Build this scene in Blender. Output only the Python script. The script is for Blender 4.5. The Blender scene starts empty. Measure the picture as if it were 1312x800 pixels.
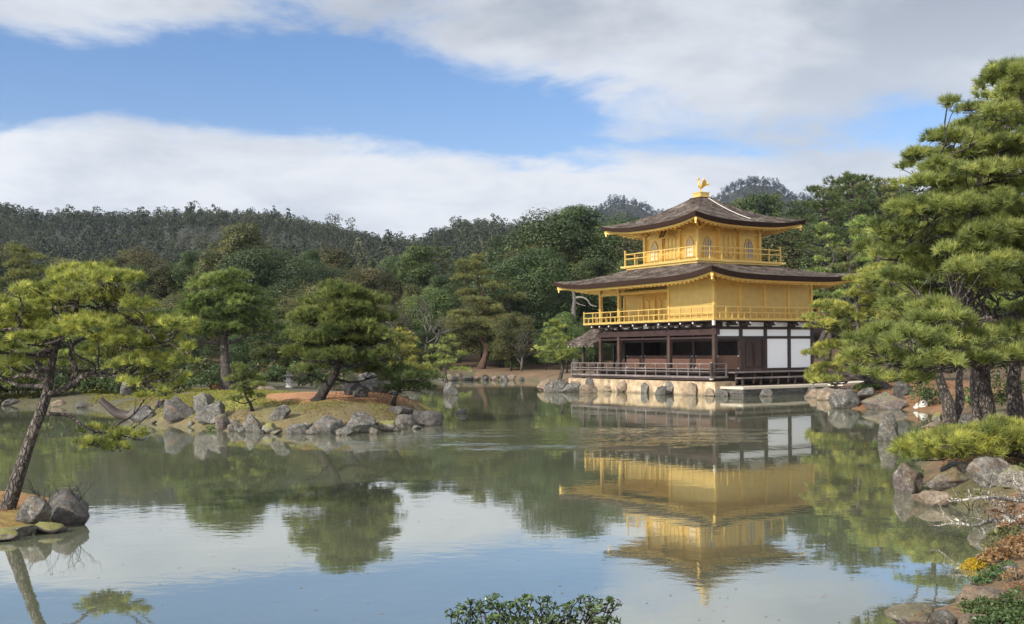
import bpy, bmesh, math, random
import numpy as np
from mathutils import Vector, noise as mnoise

scn = bpy.context.scene
COL = scn.collection
R = math.radians
random.seed(7)
RNG = np.random.default_rng(11)

# ------------------------------------------------------------------ camera
FPX, CAMH, HOR, ROLL = 1395.0, 2.85, 449.85, -0.0088   # focal length in pixels of the 1312 px photo, eye height over the water, horizon row
cam_d = bpy.data.cameras.new('camera')
cam = bpy.data.objects.new('camera', cam_d)
COL.objects.link(cam)
cam.location = (0, 0, CAMH)
cam.rotation_euler = (math.pi / 2, -ROLL, 0)
cam_d.sensor_fit = 'HORIZONTAL'
cam_d.sensor_width = 36
cam_d.lens = 36 * FPX / 1312
cam_d.shift_y = (HOR - 400) / 1312
cam_d.clip_start = 0.1
cam_d.clip_end = 6000
scn.camera = cam

# ------------------------------------------------------------------ sun, sky
SUN_EL = R(31)
sv = Vector((-0.76, -0.65, 0)).normalized() * math.cos(SUN_EL)
sv.z = math.sin(SUN_EL)                                  # towards the sun
sun_d = bpy.data.lights.new('sun', 'SUN')
sun_d.energy = 5.0
sun_d.angle = R(0.5)
sun_d.color = (1.0, 0.93, 0.82)
sun = bpy.data.objects.new('sun', sun_d)
COL.objects.link(sun)
sun.rotation_euler = sv.to_track_quat('Z', 'Y').to_euler()

scn.view_settings.view_transform = 'Standard'
scn.view_settings.look = 'None'
scn.view_settings.exposure = 0.32
scn.view_settings.gamma = 1.0
scn.view_settings.use_curve_mapping = False
scn.cycles.max_bounces = 8
scn.cycles.transparent_max_bounces = 8
scn.cycles.use_denoising = True
scn.cycles.sample_clamp_indirect = 6


class NT:
    """little helper to write node trees"""
    def __init__(self, tree):
        self.t = tree
        self.t.nodes.clear()

    def n(self, typ, _inputs=None, **props):
        nd = self.t.nodes.new(typ)
        for k, v in props.items():
            setattr(nd, k, v)
        for k, v in (_inputs or {}).items():
            self.set(nd.inputs[k], v)
        return nd

    def set(self, sock, v):
        if isinstance(v, bpy.types.NodeSocket):
            self.t.links.new(v, sock)
        elif isinstance(v, bpy.types.Node):
            self.t.links.new(v.outputs[0], sock)
        else:
            if sock.type == 'RGBA' and len(v) == 3:
                v = (*v, 1)
            sock.default_value = v

    def m(self, op, a, b=None, c=None, clamp=False):
        nd = self.t.nodes.new('ShaderNodeMath')
        nd.operation = op
        nd.use_clamp = clamp
        for i, v in enumerate((a, b, c)):
            if v is not None:
                self.set(nd.inputs[i], v)
        return nd.outputs[0]

    def mix(self, fac, a, b, blend='MIX'):
        nd = self.t.nodes.new('ShaderNodeMix')
        nd.data_type = 'RGBA'
        nd.blend_type = blend
        self.set(nd.inputs[0], fac)
        self.set(nd.inputs[6], a)
        self.set(nd.inputs[7], b)
        return nd.outputs[2]

    def ramp(self, fac, stops):
        nd = self.t.nodes.new('ShaderNodeValToRGB')
        cr = nd.color_ramp
        while len(cr.elements) < len(stops):
            cr.elements.new(0.5)
        for e, (p, c) in zip(cr.elements, stops):
            e.position = p
            e.color = c if len(c) == 4 else (*c, 1)
        self.set(nd.inputs[0], fac)
        return nd.outputs[0]

    def smooth(self, v, a, b):
        nd = self.t.nodes.new('ShaderNodeMapRange')
        nd.interpolation_type = 'SMOOTHSTEP'
        self.set(nd.inputs[0], v)
        nd.inputs[1].default_value = a
        nd.inputs[2].default_value = b
        return nd.outputs[0]

    def noise(self, vec, scale, detail=4, rough=0.55, dist=0.0):
        nd = self.n('ShaderNodeTexNoise', {'Scale': scale, 'Detail': detail, 'Roughness': rough, 'Distortion': dist})
        if vec is not None:
            self.set(nd.inputs['Vector'], vec)
        return nd.outputs[0]


SKY = 0.13
world = bpy.data.worlds.new('World')
scn.world = world
world.use_nodes = True
w = NT(world.node_tree)
sky = w.n('ShaderNodeTexSky', sky_type='NISHITA', sun_disc=False)
sky.sun_elevation = SUN_EL
sky.sun_rotation = math.atan2(sv.x, sv.y)
sky.air_density = 1.0
sky.dust_density = 0.6
sky.ozone_density = 1.6
tc = w.n('ShaderNodeTexCoord')
sx = w.n('ShaderNodeSeparateXYZ', {0: tc.outputs['Generated']})
X, Y, Z = sx.outputs
hl = w.m('SQRT', w.m('ADD', w.m('MULTIPLY', X, X), w.m('MULTIPLY', Y, Y)))
el = w.m('DIVIDE', Z, w.m('MAXIMUM', hl, 0.001))           # tangent of elevation
az = w.m('ARCTAN2', X, Y)
azc = w.m('MINIMUM', w.m('MAXIMUM', az, -0.7), 0.7)
# cloud texture: a flat layer seen in perspective
zz = w.m('ADD', w.m('ABSOLUTE', Z), 0.20)
pv = w.n('ShaderNodeCombineXYZ', {0: w.m('DIVIDE', X, zz), 1: w.m('DIVIDE', Y, zz), 2: 3.7})
n1 = w.noise(pv.outputs[0], 2.6, 8, 0.6, 0.35)
n2 = w.noise(pv.outputs[0], 1.0, 4, 0.5, 0.2)
n3 = w.noise(w.n('ShaderNodeVectorMath', {0: pv.outputs[0], 1: (5.3, 2.1, 8.8)}).outputs[0], 1.7, 5, 0.55, 0.3)
# lower bank: from the hills up to about 12 degrees; upper deck above that, sloping down to the right
elb = w.m('MULTIPLY_ADD', azc, -0.035, 0.196)
elu = w.m('MULTIPLY_ADD', azc, -0.17, 0.212)
b1 = w.m('DIVIDE', w.m('SUBTRACT', elb, el), 0.034)
b2 = w.m('DIVIDE', w.m('SUBTRACT', el, elu), 0.06)
b2 = w.m('MINIMUM', b2, 1.9)
b1 = w.m('MINIMUM', b1, 2.2)
nz = w.m('MULTIPLY', w.m('SUBTRACT', n1, 0.5), 6.4)
nz2 = w.m('MULTIPLY', w.m('SUBTRACT', n2, 0.5), 3.0)
c_lo = w.smooth(w.m('ADD', b1, w.m('MULTIPLY', w.m('ADD', nz, nz2), 0.5)), -0.1, 0.7)
c_hi = w.smooth(w.m('ADD', w.m('ADD', b2, nz), nz2), -0.4, 1.15)
cover = w.m('MAXIMUM', c_lo, c_hi)
thick = w.smooth(w.m('ADD', w.m('ADD', w.m('MULTIPLY', n3, 0.5), w.m('MULTIPLY', n2, 0.2)), w.m('MULTIPLY', n1, 0.3)), 0.41, 0.60)
high = w.smooth(el, 0.20, 0.34)
ccol_lo = w.ramp(thick, [(0.0, (0.70, 0.715, 0.74)), (1.0, (0.47, 0.51, 0.575))])
ccol_hi = w.ramp(thick, [(0.0, (0.60, 0.625, 0.665)), (1.0, (0.30, 0.335, 0.395))])
ccol = w.mix(high, ccol_lo, ccol_hi)
# clouds near the sun scatter forward and are brighter
dt = w.n('ShaderNodeVectorMath', {0: tc.outputs['Generated'], 1: tuple(sv)}, operation='DOT_PRODUCT').outputs['Value']
glow = w.m('MULTIPLY_ADD', w.smooth(dt, -0.25, 1.0), 1.7, 1.0)
ccol = w.mix(1.0, ccol, w.n('ShaderNodeCombineColor', {0: glow, 1: glow, 2: glow}).outputs[0], 'MULTIPLY')
ks = w.n('ShaderNodeCombineColor', {0: 1 / SKY, 1: 1 / SKY, 2: 1 / SKY}).outputs[0]
ccol = w.mix(1.0, ccol, ks, 'MULTIPLY')
skyc = w.n('ShaderNodeHueSaturation', {'Hue': 0.5, 'Saturation': 1.3, 'Value': 0.95, 'Fac': 1.0, 'Color': sky.outputs[0]}).outputs[0]
skyc = w.mix(1.0, skyc, (1.08, 0.93, 1.0), 'MULTIPLY')
col = w.mix(w.m('MULTIPLY', cover, 0.97), skyc, ccol)
bg = w.n('ShaderNodeBackground', {0: col, 1: SKY})
w.n('ShaderNodeOutputWorld', {0: bg.outputs[0]})

# ------------------------------------------------------------------ helpers
def unroll(px, py):
    du, dv = px - 656, py - HOR
    return du + ROLL * dv, dv - ROLL * du


def at(px, py, Yd):
    u, v = unroll(px, py)
    return Vector((u * Yd / FPX, Yd, CAMH - v * Yd / FPX))


def wat(px, py, z=0.0):
    """point of the level z seen at a pixel of the photo"""
    u, v = unroll(px, py)
    Yd = (CAMH - z) * FPX / v
    return Vector((u * Yd / FPX, Yd, z))


def link(name, data, parent=None):
    o = bpy.data.objects.new(name, data)
    COL.objects.link(o)
    if parent is not None:
        o.parent = parent
    return o


def tag(o, label=None, cat=None, group=None, kind=None):
    if label:
        o['label'] = label
    if cat:
        o['category'] = cat
    if group:
        o['group'] = group
    if kind:
        o['kind'] = kind
    return o


def thing(name, loc, label, cat, group=None, rz=0.0):
    o = link(name, None)
    o.location = loc
    o.rotation_euler = (0, 0, rz)
    o.empty_display_size = 0.3
    return tag(o, label, cat, group)


def copy_tree(o, parent=None):
    c = o.copy()
    COL.objects.link(c)
    if parent is not None:
        c.parent = parent
    for ch in list(o.children):
        copy_tree(ch, c)
    return c


def np_mesh(name, V, F, mat, tint=None, smooth=False):
    """V (n,3) ; F (m,k) with k = 3 or 4"""
    V = np.asarray(V, np.float32)
    F = np.asarray(F, np.int32)
    me = bpy.data.meshes.new(name)
    me.vertices.add(len(V))
    me.vertices.foreach_set('co', V.ravel())
    m, k = F.shape
    me.loops.add(m * k)
    me.loops.foreach_set('vertex_index', F.ravel())
    me.polygons.add(m)
    me.polygons.foreach_set('loop_start', np.arange(0, m * k, k, dtype=np.int32))
    if smooth:
        me.polygons.foreach_set('use_smooth', np.ones(m, bool))
    if tint is not None:
        at_ = me.attributes.new('tint', 'FLOAT', 'POINT')
        at_.data.foreach_set('value', np.asarray(tint, np.float32))
    me.update(calc_edges=True)
    if mat:
        me.materials.append(mat)
    return me


class MB:
    """collects shapes and links them as one mesh object"""
    def __init__(self):
        self.v, self.f = [], []

    def add(self, vs, fs):
        o = len(self.v)
        self.v.extend([tuple(p) for p in vs])
        self.f.extend([tuple(i + o for i in f) for f in fs])

    def box(self, a0, a1, b0, b1, z0, z1):
        self.add([(a0, b0, z0), (a1, b0, z0), (a1, b1, z0), (a0, b1, z0), (a0, b0, z1), (a1, b0, z1), (a1, b1, z1), (a0, b1, z1)],
                 [(0, 3, 2, 1), (4, 5, 6, 7), (0, 1, 5, 4), (1, 2, 6, 5), (2, 3, 7, 6), (3, 0, 4, 7)])
        return self

    def bar(self, p, q, wd, ht, up=(0, 0, 1)):
        p, q = Vector(p), Vector(q)
        d = (q - p).normalized()
        s = d.cross(Vector(up))
        if s.length < 1e-4:
            s = d.cross(Vector((1, 0, 0)))
        s = s.normalized() * wd / 2
        u = s.cross(d).normalized() * ht / 2
        vs = [e + x * s + y * u for e in (p, q) for x, y in ((-1, -1), (1, -1), (1, 1), (-1, 1))]
        self.add(vs, [(0, 1, 2, 3), (7, 6, 5, 4), (0, 4, 5, 1), (1, 5, 6, 2), (2, 6, 7, 3), (3, 7, 4, 0)])
        return self

    def tube(self, pts, rad, seg=8, rough=0.0, flare=0.0):
        pts = [Vector(p) for p in pts]
        n = len(pts)
        if not hasattr(rad, '__len__'):
            rad = [rad] * n
        base = len(self.v)
        side = None
        for i, p in enumerate(pts):
            d = (pts[min(i + 1, n - 1)] - pts[max(i - 1, 0)]).normalized()
            if side is None:
                side = d.orthogonal().normalized()
            side = (side - d * side.dot(d)).normalized()
            up = d.cross(side)
            for k in range(seg):
                a = 2 * math.pi * k / seg
                r = rad[i]
                if rough:
                    r *= 1 + rough * mnoise.noise(Vector((p.x * 1.7 + 9 * math.cos(a), p.y * 1.7 + 9 * math.sin(a), p.z * 1.3)) * 0.7)
                self.v.append(tuple(p + (side * math.cos(a) + up * math.sin(a)) * r))
        for i in range(n - 1):
            for k in range(seg):
                a, b = base + i * seg + k, base + i * seg + (k + 1) % seg
                self.f.append((a, b, b + seg, a + seg))
        self.f.append(tuple(base + k for k in range(seg))[::-1])
        self.f.append(tuple(base + (n - 1) * seg + k for k in range(seg)))
        return self

    def lathe(self, c, prof, seg=16):
        base = len(self.v)
        for r, z in prof:
            for k in range(seg):
                a = 2 * math.pi * k / seg
                self.v.append((c[0] + r * math.cos(a), c[1] + r * math.sin(a), c[2] + z))
        for i in range(len(prof) - 1):
            for k in range(seg):
                a, b = base + i * seg + k, base + i * seg + (k + 1) % seg
                self.f.append((a, b, b + seg, a + seg))
        self.f.append(tuple(base + k for k in range(seg))[::-1])
        self.f.append(tuple(base + (len(prof) - 1) * seg + k for k in range(seg)))
        return self

    def prism(self, poly, plane, d0, d1):
        """poly: list of (s, z); plane 'a' = lies in the b-z plane (normal a), 'b' = lies in a-z plane"""
        n = len(poly)
        P = (lambda s, z, d: (d, s, z)) if plane == 'a' else (lambda s, z, d: (s, d, z))
        self.add([P(s, z, d0) for s, z in poly] + [P(s, z, d1) for s, z in poly],
                 [tuple(range(n))[::-1], tuple(range(n, 2 * n))] + [(i, (i + 1) % n, n + (i + 1) % n, n + i) for i in range(n)])
        return self

    def build(self, name, mat, parent=None, smooth=False, bevel=0.0):
        me = bpy.data.meshes.new(name)
        me.from_pydata(self.v, [], self.f)
        bm = bmesh.new()
        bm.from_mesh(me)
        bmesh.ops.recalc_face_normals(bm, faces=bm.faces)
        if bevel:
            bmesh.ops.bevel(bm, geom=list(bm.edges), offset=bevel, segments=1, affect='EDGES', clamp_overlap=True)
        bm.to_mesh(me)
        bm.free()
        if smooth:
            me.polygons.foreach_set('use_smooth', np.ones(len(me.polygons), bool))
        me.materials.append(mat)
        return link(name, me, parent)


# ------------------------------------------------------------------ materials
MAT = {}


def mat(name):
    m = bpy.data.materials.new(name)
    m.use_nodes = True
    MAT[name] = m
    return m, NT(m.node_tree)


def principled(t, **kw):
    p = t.n('ShaderNodeBsdfPrincipled')
    for k, v in kw.items():
        t.set(p.inputs[k.replace('_', ' ')], v)
    return p


def out(t, sh, disp=None):
    t.n('ShaderNodeOutputMaterial', {0: sh.outputs[0]})


def bump(t, h, strength, dist):
    return t.n('ShaderNodeBump', {'Strength': strength, 'Distance': dist, 'Height': h}).outputs[0]


def wood(name, c1, c2, rough=0.6, sc=3.0):
    m, t = mat(name)
    co = t.n('ShaderNodeTexCoord').outputs['Object']
    mp = t.n('ShaderNodeMapping', {0: co, 3: (9, 9, 1.2)}).outputs[0]
    a = t.noise(mp, sc, 5, 0.6)
    b = t.noise(co, 0.9, 3, 0.5)
    c = t.mix(t.smooth(a, 0.3, 0.7), c1, c2)
    c = t.mix(t.m('MULTIPLY', t.smooth(b, 0.45, 0.75), 0.5), c, tuple(min(1, x * 1.8) for x in c2))
    out(t, principled(t, Base_Color=c, Roughness=rough, Normal=bump(t, a, 0.4, 0.01)))


def gold(name, base, metal, slats=0.0):
    m, t = mat(name)
    co = t.n('ShaderNodeTexCoord').outputs['Object']
    a = t.noise(co, 2.2, 4, 0.6)
    vor = t.n('ShaderNodeTexVoronoi', {'Vector': co, 'Scale': 9.0}).outputs['Color']
    sep = t.n('ShaderNodeSeparateColor', {0: vor}).outputs[0]
    c = t.mix(t.smooth(a, 0.3, 0.7), tuple(x * 0.86 for x in base), base)
    c = t.mix(t.m('MULTIPLY', sep, 0.26), c, (base[0], base[1] * 0.84, base[2] * 0.6))
    fine = t.noise(co, 26, 3, 0.6)
    h = t.m('ADD', t.m('MULTIPLY', a, 0.4), t.m('MULTIPLY', fine, 0.3))
    if slats:
        z = t.n('ShaderNodeSeparateXYZ', {0: co}).outputs[2]
        s = t.m('FRACT', t.m('MULTIPLY', z, slats))
        s = t.smooth(s, 0.0, 0.18)
        h = t.m('ADD', h, t.m('MULTIPLY', s, 0.8))
        c = t.mix(t.m('MULTIPLY', t.m('SUBTRACT', 1.0, s), 0.3), c, tuple(x * 0.6 for x in base))
    out(t, principled(t, Base_Color=c, Metallic=metal, Roughness=t.m('ADD', t.m('MULTIPLY', a, 0.2), t.m('MULTIPLY_ADD', sep, 0.16, 0.22)), Normal=bump(t, h, 0.35, 0.02)))


gold('gold_leaf', (0.72, 0.505, 0.155), 0.55)
gold('gold_slats', (0.63, 0.46, 0.155), 0.55, slats=7.5)
wood('dark_wood', (0.018, 0.011, 0.009), (0.05, 0.03, 0.023))
wood('brown_wood', (0.024, 0.013, 0.009), (0.05, 0.027, 0.018))
wood('red_wood', (0.016, 0.006, 0.005), (0.032, 0.012, 0.009))
wood('grey_wood', (0.075, 0.06, 0.055), (0.18, 0.15, 0.14))

m, t = mat('white_plaster')
co = t.n('ShaderNodeTexCoord').outputs['Object']
a = t.noise(co, 3, 5, 0.6)
out(t, principled(t, Base_Color=t.mix(a, (0.80, 0.80, 0.79), (0.86, 0.86, 0.85)), Roughness=0.8))

m, t = mat('window_paper')
out(t, principled(t, Base_Color=(0.55, 0.48, 0.40), Roughness=0.6))
m, t = mat('window_lattice')
out(t, principled(t, Base_Color=(0.20, 0.13, 0.07), Roughness=0.6))
m, t = mat('black_lacquer')
out(t, principled(t, Base_Color=(0.02, 0.015, 0.012), Roughness=0.4))
m, t = mat('metal_cap')
out(t, principled(t, Base_Color=(0.62, 0.58, 0.52), Roughness=0.5, Metallic=0.2))

# cypress bark shingles
m, t = mat('bark_shingle')
co = t.n('ShaderNodeTexCoord').outputs['Object']
z = t.n('ShaderNodeSeparateXYZ', {0: co}).outputs[2]
a = t.noise(co, 1.3, 6, 0.65)
fine = t.noise(co, 14, 4, 0.7)
course = t.m('FRACT', t.m('ADD', t.m('MULTIPLY', z, 9.0), t.m('MULTIPLY', fine, 0.5)))
mid = t.noise(t.n('ShaderNodeMapping', {0: co, 3: (1, 1, 3)}).outputs[0], 4.5, 5, 0.75)
c = t.ramp(t.m('ADD', t.m('ADD', t.m('MULTIPLY', a, 0.35), t.m('MULTIPLY', mid, 0.4)), t.m('MULTIPLY', fine, 0.25)),
           [(0.41, (0.022, 0.016, 0.013)), (0.50, (0.075, 0.058, 0.047)), (0.59, (0.23, 0.195, 0.165))])
h = t.m('ADD', t.m('MULTIPLY', fine, 0.7), t.m('MULTIPLY', t.smooth(course, 0, 0.5), 0.5))
out(t, principled(t, Base_Color=c, Roughness=1.0, Specular_IOR_Level=0.08, Normal=bump(t, h, 0.9, 0.07)))
m, t = mat('eave_edge')
co = t.n('ShaderNodeTexCoord').outputs['Object']
fine = t.noise(t.n('ShaderNodeMapping', {0: co, 3: (2, 2, 30)}).outputs[0], 3, 4, 0.6)
out(t, principled(t, Base_Color=t.mix(fine, (0.016, 0.009, 0.007), (0.055, 0.032, 0.023)), Roughness=0.95, Specular_IOR_Level=0.1))


def stone(name, stops, lichen=(0.42, 0.43, 0.38), lich=0.5, moss=0.0, dark_base=True):
    m, t = mat(name)
    co = t.n('ShaderNodeTexCoord').outputs['Object']
    geo = t.n('ShaderNodeNewGeometry')
    rnd = t.n('ShaderNodeObjectInfo').outputs['Random']
    off = t.n('ShaderNodeCombineXYZ', {0: t.m('MULTIPLY', rnd, 37.0), 1: t.m('MULTIPLY', rnd, 91.0), 2: 0.0}).outputs[0]
    cv = t.n('ShaderNodeVectorMath', {0: co, 1: off}).outputs[0]
    a = t.noise(cv, 1.6, 7, 0.65, 0.4)
    b = t.noise(cv, 9, 6, 0.7)
    l = t.noise(cv, 5.5, 8, 0.8, 0.8)
    c = t.ramp(t.m('ADD', t.m('MULTIPLY', a, 0.6), t.m('MULTIPLY', b, 0.4)), stops)
    lm = t.m('MULTIPLY', t.smooth(l, 0.50, 0.66), lich)
    c = t.mix(lm, c, lichen)
    s2 = t.noise(cv, 17, 6, 0.8, 0.3)
    c = t.mix(t.m('MULTIPLY', t.smooth(s2, 0.56, 0.64), lich), c, tuple(x * 1.15 for x in lichen))
    c = t.mix(t.m('MULTIPLY', t.smooth(s2, 0.46, 0.38), 0.6), c, (0.03, 0.028, 0.025))
    c = t.mix(t.m('MULTIPLY', t.smooth(t.noise(cv, 2.3, 4, 0.6, 0.5), 0.56, 0.68), 0.45), c, (0.17, 0.10, 0.05))
    v = t.n('ShaderNodeTexVoronoi', {'Vector': t.n('ShaderNodeVectorMath', {0: cv, 1: t.n('ShaderNodeVectorMath', {0: t.n('ShaderNodeTexNoise', {'Vector': cv, 'Scale': 3.0}).outputs['Color'], 1: (0.5, 0.5, 0.5)}, operation='MULTIPLY').outputs[0]}).outputs[0], 'Scale': 2.2}, feature='DISTANCE_TO_EDGE').outputs[0]
    crack = t.smooth(v, 0.0, 0.02)
    c = t.mix(t.m('MULTIPLY', t.m('MULTIPLY', t.m('SUBTRACT', 1.0, crack), t.smooth(a, 0.48, 0.58)), 0.5), c, (0.05, 0.045, 0.04))
    if moss:
        up = t.n('ShaderNodeSeparateXYZ', {0: geo.outputs['Normal']}).outputs[2]
        mm = t.m('MULTIPLY', t.smooth(t.m('ADD', up, t.m('MULTIPLY', l, 0.9)), 0.75, 1.2), moss)
        c = t.mix(mm, c, (0.17, 0.16, 0.04))
    # wet, dark foot just above the water
    wz = t.n('ShaderNodeSeparateXYZ', {0: geo.outputs['Position']}).outputs[2]
    wet = t.m('SUBTRACT', 1.0, t.smooth(t.m('ADD', wz, t.m('MULTIPLY', l, 0.12)), 0.06, 0.16))
    c = t.mix(t.m('MULTIPLY', wet, 0.65), c, (0.04, 0.036, 0.026))
    h = t.m('ADD', t.m('ADD', t.m('MULTIPLY', a, 0.7), t.m('MULTIPLY', t.m('ADD', b, s2), 0.4)), t.m('MULTIPLY', crack, 0.15))
    out(t, principled(t, Base_Color=c, Roughness=0.85, Normal=bump(t, h, 0.9, 0.08)))


stone('grey_stone', [(0.37, (0.026, 0.024, 0.022)), (0.5, (0.085, 0.078, 0.068)), (0.64, (0.20, 0.185, 0.158))], lichen=(0.31, 0.30, 0.25), lich=0.75)
stone('dark_stone', [(0.36, (0.02, 0.019, 0.018)), (0.5, (0.06, 0.055, 0.05)), (0.66, (0.14, 0.13, 0.115))], lichen=(0.26, 0.25, 0.21), lich=0.45)
stone('tan_stone', [(0.34, (0.06, 0.045, 0.033)), (0.5, (0.19, 0.14, 0.095)), (0.68, (0.34, 0.265, 0.185))], lichen=(0.36, 0.33, 0.26), lich=0.4)
stone('brown_stone', [(0.32, (0.035, 0.026, 0.024)), (0.5, (0.10, 0.075, 0.065)), (0.7, (0.21, 0.17, 0.15))], lich=0.4, moss=0.3)
stone('mossy_stone', [(0.30, (0.055, 0.05, 0.04)), (0.5, (0.15, 0.13, 0.10)), (0.7, (0.28, 0.25, 0.20))], lich=0.5, moss=0.9)
stone('white_stone', [(0.30, (0.42, 0.39, 0.32)), (0.5, (0.66, 0.64, 0.58)), (0.7, (0.78, 0.76, 0.72))], lich=0.1)

m, t = mat('earth_wall')
co = t.n('ShaderNodeTexCoord').outputs['Object']
a = t.noise(co, 1.4, 6, 0.65)
z = t.n('ShaderNodeSeparateXYZ', {0: co}).outputs[2]
c = t.ramp(a, [(0.32, (0.14, 0.10, 0.06)), (0.5, (0.33, 0.245, 0.15)), (0.66, (0.50, 0.395, 0.27))])
c = t.mix(t.m('MULTIPLY', t.m('SUBTRACT', 1.0, t.smooth(t.m('ADD', z, t.m('MULTIPLY', a, 0.3)), 0.15, 0.36)), 0.7), c, (0.10, 0.08, 0.055))
out(t, principled(t, Base_Color=c, Roughness=0.9, Normal=bump(t, a, 0.6, 0.05)))

m, t = mat('pale_slab')
co = t.n('ShaderNodeTexCoord').outputs['Object']
a = t.noise(co, 2.5, 6, 0.65)
out(t, principled(t, Base_Color=t.mix(a, (0.36, 0.30, 0.22), (0.56, 0.50, 0.40)), Roughness=0.9, Normal=bump(t, a, 0.5, 0.03)))


def bark(name, c1, c2, c3):
    m, t = mat(name)
    co = t.n('ShaderNodeTexCoord').outputs['Object']
    wob = t.n('ShaderNodeTexNoise', {'Vector': co, 'Scale': 5.0, 'Detail': 3}).outputs['Color']
    mp = t.n('ShaderNodeMapping', {0: t.n('ShaderNodeVectorMath', {0: co, 1: t.n('ShaderNodeVectorMath', {0: wob, 1: (.22, .22, .22)}, operation='MULTIPLY').outputs[0]}).outputs[0], 3: (1, 1, 0.35)}).outputs[0]
    v = t.n('ShaderNodeTexVoronoi', {'Vector': mp, 'Scale': 15.0}, feature='DISTANCE_TO_EDGE').outputs[0]
    a = t.noise(mp, 6, 6, 0.7, 0.5)
    c = t.ramp(t.m('ADD', t.m('MULTIPLY', a, 0.7), t.m('MULTIPLY', t.smooth(v, 0, 0.3), 0.22)), [(0.28, c1), (0.52, c2), (0.8, c3)])
    h = t.m('ADD', t.smooth(v, 0, 0.18), t.m('MULTIPLY', a, 0.7))
    out(t, principled(t, Base_Color=c, Roughness=0.9, Normal=bump(t, h, 1.0, 0.05)))


bark('bark', (0.025, 0.02, 0.017), (0.10, 0.08, 0.066), (0.24, 0.20, 0.17))
bark('dark_bark', (0.012, 0.010, 0.009), (0.04, 0.032, 0.026), (0.09, 0.075, 0.06))
bark('red_bark', (0.05, 0.028, 0.02), (0.15, 0.085, 0.055), (0.28, 0.19, 0.13))
bark('pale_twig', (0.22, 0.19, 0.16), (0.42, 0.38, 0.33), (0.60, 0.56, 0.50))
bark('grey_twig', (0.10, 0.088, 0.08), (0.18, 0.16, 0.145), (0.28, 0.25, 0.23))


def foliage(name, c0, c1, c2, transl=0.25, rough=0.55, var=0.25):
    """tint 0..1 per leaf clump picks between the leaf colours; each tree differs a little"""
    m, t = mat(name)
    ti = t.n('ShaderNodeAttribute', attribute_name='tint').outputs['Fac']
    rnd = t.n('ShaderNodeObjectInfo').outputs['Random']
    c = t.ramp(ti, [(0.0, c0), (0.5, c1), (1.0, c2)])
    hsv = t.n('ShaderNodeHueSaturation', {'Hue': t.m('MULTIPLY_ADD', rnd, 0.03, 0.485), 'Saturation': 1.0,
                                          'Value': t.m('MULTIPLY_ADD', rnd, var, 1 - var / 2), 'Color': c}).outputs[0]
    p = principled(t, Base_Color=hsv, Roughness=rough)
    p.inputs['Specular IOR Level'].default_value = 0.35
    tr = t.n('ShaderNodeBsdfTranslucent', {0: t.mix(1.0, hsv, (1.25, 1.2, 0.7), 'MULTIPLY')})
    mx = t.n('ShaderNodeMixShader', {0: transl, 1: p.outputs[0], 2: tr.outputs[0]})
    out(t, mx)


foliage('needles_bright', (0.085, 0.11, 0.035), (0.28, 0.29, 0.08), (0.60, 0.57, 0.17), 0.46)
foliage('needles_yellow', (0.10, 0.125, 0.036), (0.29, 0.295, 0.075), (0.56, 0.53, 0.14), 0.42)
foliage('needles_green', (0.066, 0.105, 0.034), (0.24, 0.30, 0.09), (0.54, 0.60, 0.20), 0.46)
foliage('needles_mid', (0.042, 0.070, 0.024), (0.14, 0.18, 0.055), (0.35, 0.38, 0.12), 0.42)
foliage('needles_dark', (0.0364, 0.0588, 0.0224), (0.084, 0.1148, 0.0392), (0.182, 0.21, 0.07), 0.38)
foliage('needles_olive', (0.077, 0.0952, 0.0364), (0.168, 0.175, 0.063), (0.294, 0.28, 0.105), 0.38)
foliage('leaf_dark', (0.016, 0.030, 0.010), (0.052, 0.078, 0.024), (0.125, 0.155, 0.048), 0.25, 0.5, 0.4)
foliage('leaf_olive', (0.030, 0.036, 0.012), (0.088, 0.090, 0.030), (0.19, 0.17, 0.06), 0.25, 0.5, 0.4)
foliage('leaf_green', (0.027, 0.05, 0.013), (0.084, 0.122, 0.032), (0.19, 0.23, 0.065), 0.25, 0.5, 0.35)
foliage('leaf_brown', (0.05, 0.034, 0.018), (0.10, 0.068, 0.032), (0.16, 0.12, 0.06), 0.2, 0.6, 0.3)
foliage('leaf_red', (0.10, 0.03, 0.015), (0.19, 0.06, 0.03), (0.30, 0.12, 0.05), 0.25, 0.6, 0.3)
foliage('leaf_rust', (0.12, 0.062, 0.030), (0.24, 0.138, 0.065), (0.38, 0.25, 0.125), 0.25, 0.6, 0.2)
foliage('leaf_gold', (0.22, 0.13, 0.012), (0.44, 0.29, 0.02), (0.62, 0.46, 0.05), 0.3, 0.6, 0.1)
foliage('leaf_glossy', (0.024, 0.048, 0.0144), (0.06, 0.102, 0.03), (0.144, 0.192, 0.06), 0.2, 0.3, 0.2)
foliage('hill_leaf', (0.016, 0.024, 0.010), (0.036, 0.046, 0.019), (0.072, 0.076, 0.034), 0.15, 0.6, 0.0)
foliage('far_hazed_leaf', (0.010, 0.017, 0.016), (0.019, 0.028, 0.026), (0.035, 0.044, 0.036), 0.1, 0.6, 0.0)  # blue of the distant air is mixed into this leaf colour
foliage('dry_grass', (0.10, 0.05, 0.02), (0.24, 0.13, 0.05), (0.36, 0.22, 0.09), 0.2, 0.7, 0.0)
foliage('lawn_grass', (0.10, 0.105, 0.025), (0.24, 0.235, 0.05), (0.40, 0.37, 0.09), 0.25, 0.7, 0.0)

# ------------------------------------------------------------------ the site
TH = R(32.09)
EX = Vector((math.sin(TH), -math.cos(TH), 0))            # along the pond front, towards the near corner
EY = Vector((math.cos(TH), math.sin(TH), 0))             # along the white-walled side, away
P0 = Vector((12.5, 67.12, 0))


def pav(a, b, z=0.0):
    return P0 + EX * a + EY * b + Vector((0, 0, z))


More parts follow.
